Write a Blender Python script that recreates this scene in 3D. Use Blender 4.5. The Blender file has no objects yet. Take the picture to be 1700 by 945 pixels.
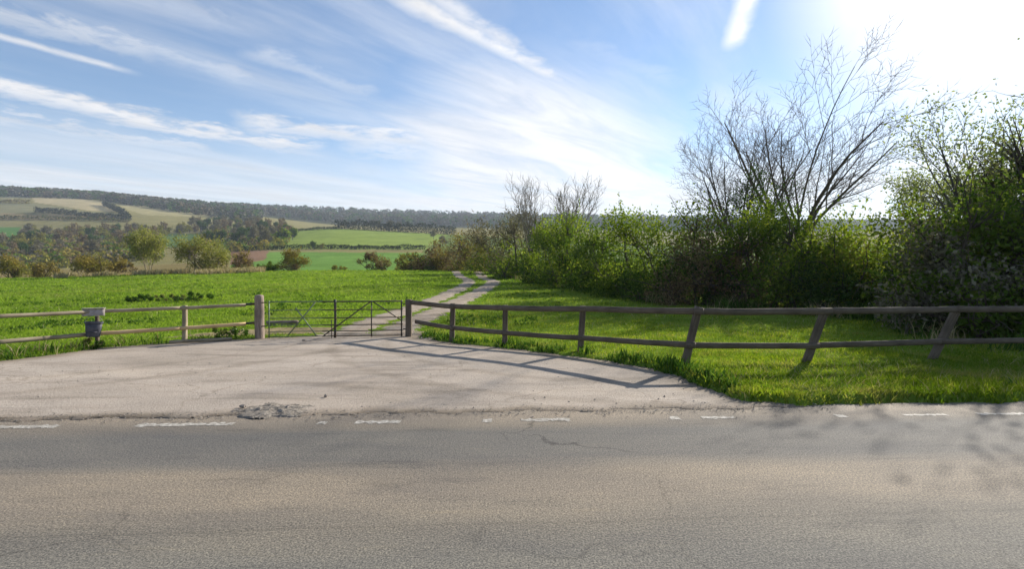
import bpy, math, random
import numpy as np
from mathutils import Vector, Matrix

S = bpy.context.scene
COL = S.collection

# ------------------------------------------------------------------ camera
CAM_H, HOR, F = 2.1, 455.0, 850.0          # eye height, horizon row and focal length in photo pixels
cam_d = bpy.data.cameras.new('camera'); cam = bpy.data.objects.new('camera', cam_d); COL.objects.link(cam)
cam.location = (0, 0, CAM_H); cam.rotation_euler = (math.radians(90), 0, 0)
cam_d.sensor_width = 36; cam_d.lens = 18.0; cam_d.shift_y = -(472.5 - HOR) / 1700
cam_d.clip_start = 0.05; cam_d.clip_end = 20000
S.camera = cam

# ------------------------------------------------------------------ sun and sky
SUN_AZ, SUN_EL = math.radians(45), math.radians(26)
SUN_DIR = Vector((math.sin(SUN_AZ) * math.cos(SUN_EL), math.cos(SUN_AZ) * math.cos(SUN_EL), math.sin(SUN_EL)))
sl = bpy.data.lights.new('sun', 'SUN'); sun = bpy.data.objects.new('sun', sl); COL.objects.link(sun)
sl.energy = 5.0; sl.angle = math.radians(0.55); sl.color = (1.0, 0.93, 0.82)
sun.rotation_euler = SUN_DIR.to_track_quat('Z', 'Y').to_euler()
sun.location = (30, 30, 40)

W = bpy.data.worlds.new('World'); S.world = W; W.use_nodes = True
wn, wl = W.node_tree.nodes, W.node_tree.links
wn.clear()
def N(nodes, t, **kw):
    n = nodes.new(t)
    for k, v in kw.items():
        setattr(n, k, v)
    return n
def build_world():
    out = N(wn, 'ShaderNodeOutputWorld'); bg = N(wn, 'ShaderNodeBackground'); bg.inputs['Strength'].default_value = 0.086
    wl.new(bg.outputs[0], out.inputs[0])
    sky = N(wn, 'ShaderNodeTexSky', sky_type='NISHITA', sun_disc=False)
    sky.sun_elevation = SUN_EL; sky.sun_rotation = SUN_AZ
    sky.altitude = 80; sky.air_density = 1.0; sky.dust_density = 0.12; sky.ozone_density = 3.0
    tc = N(wn, 'ShaderNodeTexCoord')
    def M(op, a, b=None, c=None, clamp=False):
        n = N(wn, 'ShaderNodeMath', operation=op); n.use_clamp = clamp
        for i, v in enumerate((a, b, c)):
            if v is None: continue
            if isinstance(v, (int, float)): n.inputs[i].default_value = v
            else: wl.new(v, n.inputs[i])
        return n.outputs[0]
    def VM(op, a, b=None, scale=None):
        n = N(wn, 'ShaderNodeVectorMath', operation=op)
        for i, v in enumerate((a, b)):
            if v is None: continue
            if isinstance(v, (tuple, list)): n.inputs[i].default_value = v
            else: wl.new(v, n.inputs[i])
        if scale is not None: n.inputs['Scale'].default_value = scale
        return n.outputs['Value'] if op == 'DOT_PRODUCT' else n.outputs[0]
    def MR(v, a, b, c=0.0, d=1.0, smooth=True):
        n = N(wn, 'ShaderNodeMapRange'); n.interpolation_type = 'SMOOTHSTEP' if smooth else 'LINEAR'
        wl.new(v, n.inputs[0])
        for i, x in enumerate((a, b, c, d)): n.inputs[1 + i].default_value = x
        return n.outputs[0]
    def noise(vec, scale, detail=6, rough=.55, dist=0.0):
        n = N(wn, 'ShaderNodeTexNoise'); wl.new(vec, n.inputs['Vector'])
        n.inputs['Scale'].default_value = scale; n.inputs['Detail'].default_value = detail
        n.inputs['Roughness'].default_value = rough; n.inputs['Distortion'].default_value = dist
        return n.outputs[0]
    d = VM('NORMALIZE', tc.outputs['Generated'])
    sp = N(wn, 'ShaderNodeSeparateXYZ'); wl.new(d, sp.inputs[0])
    zz = M('MAXIMUM', sp.outputs[2], 0.012)
    cb = N(wn, 'ShaderNodeCombineXYZ')
    wl.new(M('DIVIDE', sp.outputs[0], zz), cb.inputs[0]); wl.new(M('DIVIDE', sp.outputs[1], zz), cb.inputs[1])
    p = cb.outputs[0]                                           # a point on the flat cloud layer, height 1
    a = (0.63, 0.777, 0); b = (0.777, -0.63, 0)                 # the wind draws the cirrus out along a
    cs = N(wn, 'ShaderNodeCombineXYZ')
    wl.new(M('MULTIPLY', VM('DOT_PRODUCT', p, a), 0.28), cs.inputs[0])
    wl.new(VM('DOT_PRODUCT', p, b), cs.inputs[1])
    q = cs.outputs[0]
    n1 = noise(q, 1.5, 8, .6, .5); n2 = noise(q, 0.45, 4, .5, .2); n3 = noise(p, 5.0, 6, .65, .3)
    cir = M('MULTIPLY', MR(n1, .36, .72), MR(n2, .34, .60))
    cir = M('MULTIPLY', cir, 0.48)
    # single streaks and old contrails on the layer, given by the compass direction of their ends
    def uv(x, y): return ((x - 850) / (HOR - y), 850 / (HOR - y))
    wob = M('MULTIPLY', M('SUBTRACT', n3, 0.5), 0.30)
    wob2 = M('MULTIPLY', M('SUBTRACT', noise(p, 1.6, 4, .5, 0), 0.5), 0.35)
    brk = MR(n3, .30, .62)
    acc = cir
    for (A, B, w, st, wa) in [
        ((630, -25), (965, 150), .085, .95, .35), ((705, -20), (880, 100), .075, .75, .35),
        ((1248, -40), (1210, 88), .055, 1.0, .25), ((-60, 44), (235, 124), .055, .75, .3),
        ((-60, 128), (330, 222), .25, 1.0, .6), ((230, 200), (540, 252), .26, .95, .7), ((-60, 190), (400, 262), .40, .6, .8),
        ((-60, 5), (300, 95), .16, .55, .8), ((230, 70), (470, 152), .14, .45, .6), ((400, 80), (640, 165), .12, .40, .5),
        ((390, 203), (760, 240), .30, .85, .6), ((560, 235), (900, 275), .55, .6, .8),
        ((120, -40), (420, 60), .14, .35, .7), ((940, 60), (1130, 150), .12, .18, .6)]:
        ua, ub = uv(*A), uv(*B); L = math.hypot(ub[0] - ua[0], ub[1] - ua[1])
        dx, dy = (ub[0] - ua[0]) / L, (ub[1] - ua[1]) / L; w = w * 1.3
        r = VM('SUBTRACT', p, (ua[0], ua[1], 0))
        t = VM('DOT_PRODUCT', r, (dx / L, dy / L, 0)); e = VM('DOT_PRODUCT', r, (-dy, dx, 0))
        e = M('ABSOLUTE', M('ADD', M('ADD', e, M('MULTIPLY', wob, wa * w / .085)), M('MULTIPLY', wob2, wa * w / .15)))
        m = M('MULTIPLY', MR(e, 0, w, 1, 0), M('MULTIPLY', MR(t, -.05, .12), MR(t, .72, 1.06, 1, 0)))
        m = M('MULTIPLY', m, M('ADD', M('MULTIPLY', brk, .45), .6))
        acc = M('MAXIMUM', acc, M('MULTIPLY', m, st))
    # the sheet of stratus thickening towards the horizon
    el = sp.outputs[2]
    n4 = noise(q, 0.55, 7, .6, .6)
    bank = MR(M('ADD', el, M('MULTIPLY', M('SUBTRACT', n4, .5), .32)), .08, .30, 1, 0)
    acc = M('MAXIMUM', acc, M('MULTIPLY', bank, M('ADD', .78, M('MULTIPLY', MR(n1, .35, .65), .2))))
    # a broader sheet ahead
    c0 = Vector((40, 850, 145)).normalized()
    ang = M('ARCCOSINE', VM('DOT_PRODUCT', d, tuple(c0)))
    sheet = MR(M('ADD', ang, M('MULTIPLY', M('SUBTRACT', n4, .5), .55)), .13, .37, 1, 0)
    wisp = noise(q, 2.6, 9, .65, .8); sheet = M('MULTIPLY', sheet, MR(wisp, .28, .58, .66, 1.0))
    acc = M('MAXIMUM', acc, M('MULTIPLY', sheet, .95), None)
    acc = M('MINIMUM', acc, 1.0)
    # thin cloud scatters sunlight forward: bright and white round the sun
    cosn = VM('DOT_PRODUCT', d, tuple(SUN_DIR))
    aure = M('POWER', M('MAXIMUM', cosn, 0.0), 12)
    glow = M('POWER', M('MAXIMUM', cosn, 0.0), 60)
    bright = M('MULTIPLY', MR(wisp, .25, .7, .88, 1.1), M('ADD', M('ADD', 5.4, M('MULTIPLY', M('POWER', M('MAXIMUM', cosn, 0.0), 3), 1.6)), M('MULTIPLY', glow, 3.0)))
    cc = N(wn, 'ShaderNodeCombineXYZ')
    wl.new(bright, cc.inputs[0]); wl.new(M('MULTIPLY', bright, 1.0), cc.inputs[1]); wl.new(M('MULTIPLY', bright, 1.02), cc.inputs[2])
    veil = M('MULTIPLY', MR(cosn, .95, .997), .8)
    acc = M('MAXIMUM', acc, veil)
    mx = N(wn, 'ShaderNodeMix', data_type='RGBA'); wl.new(acc, mx.inputs[0])
    wl.new(sky.outputs[0], mx.inputs[6]); wl.new(cc.outputs[0], mx.inputs[7])
    wl.new(mx.outputs[2], bg.inputs[0])
build_world()

S.view_settings.view_transform = 'Standard'; S.view_settings.look = 'None'
S.view_settings.exposure = 0.92; S.view_settings.gamma = 1.0
S.render.engine = 'CYCLES'
cy = S.cycles
cy.max_bounces = 4; cy.diffuse_bounces = 2; cy.glossy_bounces = 2; cy.transmission_bounces = 4; cy.volume_bounces = 0
cy.use_denoising = True; cy.sample_clamp_indirect = 4.0
cy.volume_step_rate = 4.0

# ------------------------------------------------------------------ helpers
def tag(o, label=None, cat=None, group=None, kind=None):
    for k, v in (('label', label), ('category', cat), ('group', group), ('kind', kind)):
        if v: o[k] = v
    return o
def empty(name, loc=(0, 0, 0), rz=0.0):
    o = bpy.data.objects.new(name, None); COL.objects.link(o); o.location = loc; o.rotation_euler = (0, 0, rz)
    o.empty_display_size = .2
    return o
def np_mesh(name, V, faces, smooth=False):
    """V (n,3) array, faces: list of (m,k) int arrays"""
    me = bpy.data.meshes.new(name)
    V = np.asarray(V, np.float32)
    me.vertices.add(len(V)); me.vertices.foreach_set('co', V.ravel())
    faces = [np.asarray(f, np.int32) for f in faces if len(f)]
    loops = np.concatenate([f.ravel() for f in faces])
    tot = np.concatenate([np.full(len(f), f.shape[1], np.int32) for f in faces])
    start = np.concatenate([[0], np.cumsum(tot)[:-1]]).astype(np.int32)
    me.loops.add(len(loops)); me.loops.foreach_set('vertex_index', loops)
    me.polygons.add(len(tot)); me.polygons.foreach_set('loop_start', start); me.polygons.foreach_set('loop_total', tot)
    if smooth: me.polygons.foreach_set('use_smooth', np.ones(len(tot), bool))
    me.update(calc_edges=True)
    return me
def obj(name, me, mat, parent=None, loc=None):
    o = bpy.data.objects.new(name, me); COL.objects.link(o)
    if mat and not me.materials: me.materials.append(mat)
    if parent: o.parent = parent
    if loc: o.location = loc
    return o
class MB:
    def __init__(s): s.v = []; s.f = {}; s.n = 0
    def add(s, V, *faces):
        for f in faces:
            f = np.asarray(f, np.int32)
            s.f.setdefault(f.shape[1], []).append(f + s.n)
        s.v.append(np.asarray(V, np.float32)); s.n += len(V)
    def mesh(s, name, smooth=False):
        return np_mesh(name, np.concatenate(s.v), [np.concatenate(x) for x in s.f.values()], smooth)
def tube(mb, pts, rad, k=5, cap=False):
    pts = np.asarray(pts, float); n = len(pts); rad = np.broadcast_to(np.asarray(rad, float), (n,))
    t = np.gradient(pts, axis=0); t /= np.linalg.norm(t, axis=1, keepdims=True) + 1e-9
    ref = np.array([0.0, 0, 1]) if abs(t[0, 2]) < .9 else np.array([1.0, 0, 0])
    u = np.cross(t, ref); u /= np.linalg.norm(u, axis=1, keepdims=True) + 1e-9
    w = np.cross(t, u)
    a = np.arange(k) * 2 * np.pi / k
    V = pts[:, None, :] + rad[:, None, None] * (np.cos(a)[None, :, None] * u[:, None, :] + np.sin(a)[None, :, None] * w[:, None, :])
    i = np.arange(n - 1)[:, None] * k; j = np.arange(k)[None, :]; j2 = (j + 1) % k
    f = np.stack([i + j, i + k + j, i + k + j2, i + j2], -1).reshape(-1, 4)
    if cap and k == 4:
        mb.add(V.reshape(-1, 3), np.concatenate([f, [[0, 1, 2, 3], [n * k - 1, n * k - 2, n * k - 3, n * k - 4]]]))
    elif cap:
        V2 = np.concatenate([V.reshape(-1, 3), pts[[0, -1]]]); c0, c1 = n * k, n * k + 1
        tri = [[c0, x, (x + 1) % k] for x in range(k)] + [[c1, (n - 1) * k + (x + 1) % k, (n - 1) * k + x] for x in range(k)]
        mb.add(V2, f, tri)
    else:
        mb.add(V.reshape(-1, 3), f)
def leaves(mb, P, L, Wd, rng, up=0.0, along=None):
    n = len(P)
    if n == 0: return
    a = rng.normal(size=(n, 3))
    if along is not None: a = a * .6 + along
    a[:, 2] += up; a /= np.linalg.norm(a, axis=1, keepdims=True) + 1e-9
    b = np.cross(a, rng.normal(size=(n, 3))); b /= np.linalg.norm(b, axis=1, keepdims=True) + 1e-9
    L = np.broadcast_to(L, (n,))[:, None]; Wd = np.broadcast_to(Wd, (n,))[:, None]
    V = np.stack([P - a * L / 2, P + b * Wd / 2 - a * L * .08, P + a * L / 2, P - b * Wd / 2 - a * L * .08], 1).reshape(-1, 3)
    mb.add(V, np.arange(n * 4).reshape(n, 4))
def norm(v): return v / (np.linalg.norm(v) + 1e-9)

# ------------------------------------------------------------------ materials
def mat_base(name):
    m = bpy.data.materials.new(name); m.use_nodes = True; nt = m.node_tree; nt.nodes.clear()
    out = nt.nodes.new('ShaderNodeOutputMaterial')
    return m, nt, out
def ramp(nt, fac, stops, interp='LINEAR'):
    r = nt.nodes.new('ShaderNodeValToRGB'); r.color_ramp.interpolation = interp
    e = r.color_ramp.elements
    while len(e) < len(stops): e.new(0.5)
    for i, (p, c) in enumerate(stops):
        e[i].position = p; e[i].color = (*c, 1) if len(c) == 3 else c
    nt.links.new(fac, r.inputs[0]); return r.outputs[0]
def nnoise(nt, vec, scale, detail=5, rough=.55, dist=0.0, vscale=None):
    if vscale:
        mp = nt.nodes.new('ShaderNodeMapping'); mp.inputs['Scale'].default_value = vscale
        nt.links.new(vec, mp.inputs[0]); vec = mp.outputs[0]
    n = nt.nodes.new('ShaderNodeTexNoise'); nt.links.new(vec, n.inputs['Vector'])
    n.inputs['Scale'].default_value = scale; n.inputs['Detail'].default_value = detail
    n.inputs['Roughness'].default_value = rough; n.inputs['Distortion'].default_value = dist
    return n.outputs[0]
def mixc(nt, fac, a, b, mode='MIX'):
    m = nt.nodes.new('ShaderNodeMix'); m.data_type = 'RGBA'; m.blend_type = mode
    for s, v in ((0, fac), (6, a), (7, b)):
        if isinstance(v, (int, float)): m.inputs[s].default_value = v
        elif isinstance(v, (tuple, list)): m.inputs[s].default_value = (*v, 1)
        else: nt.links.new(v, m.inputs[s])
    return m.outputs[2]
def bump(nt, h, strength, dist):
    b = nt.nodes.new('ShaderNodeBump'); b.inputs['Strength'].default_value = strength; b.inputs['Distance'].default_value = dist
    nt.links.new(h, b.inputs['Height']); return b.outputs[0]
def bsdf(nt, out, col, rough=.9, nrm=None, spec=.2, metal=0.0):
    p = nt.nodes.new('ShaderNodeBsdfPrincipled')
    if isinstance(col, (tuple, list)): p.inputs['Base Color'].default_value = (*col, 1)
    else: nt.links.new(col, p.inputs['Base Color'])
    if isinstance(rough, (int, float)): p.inputs['Roughness'].default_value = rough
    else: nt.links.new(rough, p.inputs['Roughness'])
    p.inputs['Specular IOR Level'].default_value = spec; p.inputs['Metallic'].default_value = metal
    if nrm is not None: nt.links.new(nrm, p.inputs['Normal'])
    nt.links.new(p.outputs[0], out.inputs[0]); return p
def objco(nt):
    t = nt.nodes.new('ShaderNodeTexCoord'); return t.outputs['Object']
def wpos(nt):
    g = nt.nodes.new('ShaderNodeNewGeometry'); return g.outputs['Position']

def foliage_mat(name, stops, trans=.4, bright=1.35, patch=None, pscale=.35, dry=None):
    """leaves: each leaf its own tone, larger patches of a second tone"""
    m, nt, out = mat_base(name)
    g = nt.nodes.new('ShaderNodeNewGeometry')
    c = ramp(nt, g.outputs['Random Per Island'], stops)
    if patch:
        f = ramp(nt, nnoise(nt, wpos(nt), pscale, 3), [(.42, (0, 0, 0)), (.6, (1, 1, 1))])
        c = mixc(nt, f, c, patch, 'MULTIPLY')
    if dry:
        f2 = ramp(nt, nnoise(nt, wpos(nt), dry[1], 5, .65, .4), [(dry[2], (0, 0, 0)), (dry[2] + .14, (.75, .75, .75))])
        c = mixc(nt, f2, c, dry[0])
    d = nt.nodes.new('ShaderNodeBsdfDiffuse'); nt.links.new(c, d.inputs[0])
    t = nt.nodes.new('ShaderNodeBsdfTranslucent')
    nt.links.new(mixc(nt, 1.0, c, (bright * 1.1, bright * 1.15, bright * .6), 'MULTIPLY'), t.inputs[0])
    mx = nt.nodes.new('ShaderNodeMixShader'); mx.inputs[0].default_value = trans
    nt.links.new(d.outputs[0], mx.inputs[1]); nt.links.new(t.outputs[0], mx.inputs[2])
    nt.links.new(mx.outputs[0], out.inputs[0])
    return m
def bark_mat(name, c1, c2):
    m, nt, out = mat_base(name)
    f = nnoise(nt, objco(nt), 6, 6, .6, .4, (1, 1, .25))
    bsdf(nt, out, ramp(nt, f, [(.3, c1), (.7, c2)]), .9, bump(nt, f, .6, .02)); return m
def wood_mat(name, c1, c2, c3, vs=(1, 1, 12)):
    """weathered timber; the grain runs along the local x axis of the piece"""
    m, nt, out = mat_base(name)
    co = objco(nt)
    f = nnoise(nt, co, 5, 8, .65, .5, (.5, 9, 9))
    g = nnoise(nt, co, 1.6, 4, .5)
    c = ramp(nt, f, [(.28, c1), (.5, c2), (.75, c3)])
    c = mixc(nt, ramp(nt, g, [(.45, (0, 0, 0)), (.7, (.7, .7, .7))]), c, c1, 'MIX')
    bsdf(nt, out, c, .85, bump(nt, f, .7, .012), .25); return m

M = {}
M['leaf_fresh'] = foliage_mat('leaf_fresh', [(0, (.10, .165, .018)), (.5, (.17, .225, .03)), (1, (.27, .29, .05))], .5, 1.4, (.55, .6, .5))
M['leaf_mid'] = foliage_mat('leaf_mid', [(0, (.055, .10, .016)), (.6, (.105, .16, .028)), (1, (.17, .21, .042))], .4, 1.3, (.6, .65, .55))
M['leaf_dark'] = foliage_mat('leaf_dark', [(0, (.025, .052, .012)), (.6, (.048, .09, .02)), (1, (.085, .13, .03))], .3, 1.2)
M['leaf_olive'] = foliage_mat('leaf_olive', [(0, (.13, .13, .035)), (.5, (.21, .205, .05)), (1, (.30, .28, .075))], .35, 1.1, (.7, .65, .6))
M['leaf_willow'] = foliage_mat('leaf_willow', [(0, (.15, .17, .05)), (.5, (.24, .25, .075)), (1, (.36, .34, .12))], .35, 1.1)
M['leaf_haze'] = foliage_mat('leaf_haze', [(0, (.10, .13, .05)), (.5, (.17, .20, .085)), (1, (.27, .29, .14))], .45, 1.2)  # paler leaf tone puts the hazy glare near the sun into the colour
M['twig_brown'] = foliage_mat('twig_brown', [(0, (.11, .078, .048)), (.5, (.19, .14, .085)), (1, (.29, .225, .13))], .3, 1.0, (.75, .7, .65))
M['twig_grey'] = foliage_mat('twig_grey', [(0, (.105, .095, .075)), (.5, (.17, .155, .12)), (1, (.25, .23, .17))], .3, 1.0, (.75, .75, .72))
M['ridge_grey'] = foliage_mat('ridge_grey', [(0, (.08, .078, .06)), (1, (.15, .14, .105))], .1, 1.0)
M['ridge_brown'] = foliage_mat('ridge_brown', [(0, (.08, .068, .045)), (1, (.15, .125, .08))], .1, 1.0)
M['hedge_shaded'] = foliage_mat('hedge_shaded', [(0, (.016, .026, .012)), (1, (.036, .052, .022))], .15, 1.0)  # dark tone puts the shaded side of backlit hedgerows into the colour
M['ocher'] = foliage_mat('ocher', [(0, (.14, .11, .03)), (.5, (.24, .19, .05)), (1, (.36, .29, .09))], .3, 1.0)
M['grass'] = foliage_mat('grass', [(0, (.12, .19, .022)), (.55, (.185, .275, .032)), (.93, (.24, .325, .045)), (1, (.30, .31, .09))], .5, 1.3, (.66, .74, .66), .22, ((.19, .20, .065), .16, .54))
M['verge_grass'] = foliage_mat('verge_grass', [(0, (.10, .16, .012)), (.5, (.17, .23, .018)), (.85, (.25, .29, .03)), (1, (.36, .31, .10))], .5, 1.3, (.55, .66, .55), .5, ((.25, .22, .085), .55, .53))
M['weed'] = foliage_mat('weed', [(0, (.03, .075, .012)), (.6, (.06, .12, .02)), (1, (.11, .17, .035))], .35, 1.2)
M['dry'] = foliage_mat('dry', [(0, (.22, .17, .09)), (.5, (.34, .28, .16)), (1, (.48, .41, .27))], .3, 1.0)
M['petal'] = foliage_mat('petal', [(0, (.7, .7, .66)), (1, (.85, .85, .8))], .3, 1.0)
M['bark'] = bark_mat('bark', (.045, .036, .028), (.11, .09, .07))
M['bark_warm'] = bark_mat('bark_warm', (.055, .043, .032), (.13, .105, .08))
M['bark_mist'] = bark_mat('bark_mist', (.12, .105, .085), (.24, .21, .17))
M['bark_grey'] = bark_mat('bark_grey', (.06, .055, .05), (.14, .13, .115))
M['bark_pale'] = bark_mat('bark_pale', (.16, .13, .09), (.32, .27, .19))
M['old_wood'] = wood_mat('old_wood', (.062, .048, .035), (.13, .102, .075), (.225, .185, .14))
M['pale_wood'] = wood_mat('pale_wood', (.15, .12, .08), (.30, .25, .17), (.46, .40, .29))
M['new_wood'] = wood_mat('new_wood', (.42, .27, .13), (.58, .41, .22), (.70, .54, .34))
M['log_wood'] = wood_mat('log_wood', (.10, .075, .058), (.25, .195, .155), (.42, .345, .285))

def metal_mat(name, c, rust, amount):
    m, nt, out = mat_base(name)
    f = nnoise(nt, objco(nt), 7, 6, .6)
    c_ = mixc(nt, ramp(nt, f, [(amount - .08, (1, 1, 1)), (amount + .08, (0, 0, 0))]), c, rust)
    bsdf(nt, out, c_, .55, None, .4, .35); return m
M['gate_dark'] = metal_mat('gate_dark', (.045, .05, .042), (.11, .06, .035), .46)
M['gate_green'] = metal_mat('gate_green', (.13, .17, .12), (.12, .085, .05), .40)
def plain(name, c1, c2, rough, sc=9):
    m, nt, out = mat_base(name); f = nnoise(nt, objco(nt), sc, 5)
    bsdf(nt, out, ramp(nt, f, [(.35, c1), (.68, c2)]), rough, bump(nt, f, .2, .01)); return m
M['grey_plastic'] = plain('grey_plastic', (.05, .053, .068), (.085, .088, .105), .55)
M['board'] = plain('board', (.26, .225, .21), (.40, .355, .33), .85)
M['stone'] = plain('stone', (.10, .09, .08), (.32, .28, .24), .9, 14)

# road: worn tarmac, paler gravelly bands between the wheel paths
def road_mat():
    m, nt, out = mat_base('tarmac'); P = wpos(nt)
    sp = nt.nodes.new('ShaderNodeSeparateXYZ'); nt.links.new(P, sp.inputs[0])
    def mt(op, a, b):
        n = nt.nodes.new('ShaderNodeMath'); n.operation = op
        for i, v in enumerate((a, b)):
            if isinstance(v, (int, float)): n.inputs[i].default_value = v
            else: nt.links.new(v, n.inputs[i])
        return n.outputs[0]
    yy = mt('SUBTRACT', sp.outputs[1], mt('MULTIPLY', sp.outputs[0], .05))     # distance across the carriageway
    w = mt('MULTIPLY', mt('SUBTRACT', nnoise(nt, P, .55, 4, .55, 0, (.35, 1.6, 1)), .5), .75)
    yy = mt('ADD', yy, w)
    fac = mt('DIVIDE', yy, 10)
    band = ramp(nt, fac, [(0, (.15, .145, .13)), (.375, (.155, .148, .132)), (.43, (.175, .158, .132)), (.485, (.235, .20, .158)), (.545, (.225, .192, .152)),
                          (.585, (.135, .128, .118)), (.68, (.125, .12, .112)), (.715, (.17, .15, .125)), (.76, (.235, .20, .16)), (1, (.24, .205, .165))])
    sp1 = nnoise(nt, P, 62, 4, .75); sp2 = nnoise(nt, P, 22, 5, .7); pt = nnoise(nt, P, .8, 6, .6, .3, (.4, 1.3, 1))
    c = mixc(nt, 1.0, band, ramp(nt, sp1, [(.32, (.25, .25, .26)), (.5, (1, 1, 1)), (.66, (2.0, 1.95, 1.8))]), 'MULTIPLY')
    c = mixc(nt, .7, c, ramp(nt, sp2, [(.32, (.66, .66, .67)), (.5, (1, 1, 1)), (.72, (1.3, 1.27, 1.2))]), 'MULTIPLY')
    c = mixc(nt, 1.0, c, ramp(nt, pt, [(.3, (.70, .71, .74)), (.7, (1.08, 1.05, .99))]), 'MULTIPLY')
    def warp(scale, amt):
        nn = nt.nodes.new('ShaderNodeTexNoise'); nn.inputs['Scale'].default_value = scale; nn.inputs['Detail'].default_value = 6; nt.links.new(P, nn.inputs['Vector'])
        sc_ = nt.nodes.new('ShaderNodeVectorMath'); sc_.operation = 'SCALE'; sc_.inputs['Scale'].default_value = amt; nt.links.new(nn.outputs['Color'], sc_.inputs[0])
        ad = nt.nodes.new('ShaderNodeVectorMath'); ad.operation = 'ADD'; nt.links.new(P, ad.inputs[0]); nt.links.new(sc_.outputs[0], ad.inputs[1]); return ad.outputs[0]
    v = nt.nodes.new('ShaderNodeTexVoronoi'); v.feature = 'DISTANCE_TO_EDGE'; v.inputs['Scale'].default_value = .42; nt.links.new(warp(1.3, .9), v.inputs['Vector'])
    crk = ramp(nt, v.outputs['Distance'], [(0, (.35, .35, .36)), (.005, (.6, .6, .6)), (.011, (1, 1, 1))])
    gt = ramp(nt, nnoise(nt, P, .22, 3, .5), [(.50, (0, 0, 0)), (.60, (.8, .8, .8))])
    c = mixc(nt, gt, c, mixc(nt, 1.0, c, crk, 'MULTIPLY'))
    st = nnoise(nt, P, 2.3, 6, .7, .4, (.22, 1.5, 1)); c = mixc(nt, 1.0, c, ramp(nt, st, [(.30, (.72, .73, .75)), (.44, (1, 1, 1)), (.60, (1, 1, 1)), (.74, (1.18, 1.14, 1.05))]), 'MULTIPLY')
    sm = nt.nodes.new('ShaderNodeMath'); sm.operation = 'ABSOLUTE'; nt.links.new(mt('SUBTRACT', mt('SUBTRACT', sp.outputs[1], mt('MULTIPLY', sp.outputs[0], .055)), mt('ADD', 4.22, mt('MULTIPLY', nnoise(nt, P, .9, 5, .6), .16))), sm.inputs[0])
    seam = ramp(nt, sm.outputs[0], [(0, (.5, .5, .5)), (.012, (.62, .62, .62)), (.03, (1, 1, 1))]); c = mixc(nt, .25, c, seam, 'MULTIPLY')
    h = mixc(nt, .5, sp1, sp2)
    bsdf(nt, out, c, .88, bump(nt, h, .55, .012), .25); return m
M['tarmac'] = road_mat()
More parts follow.
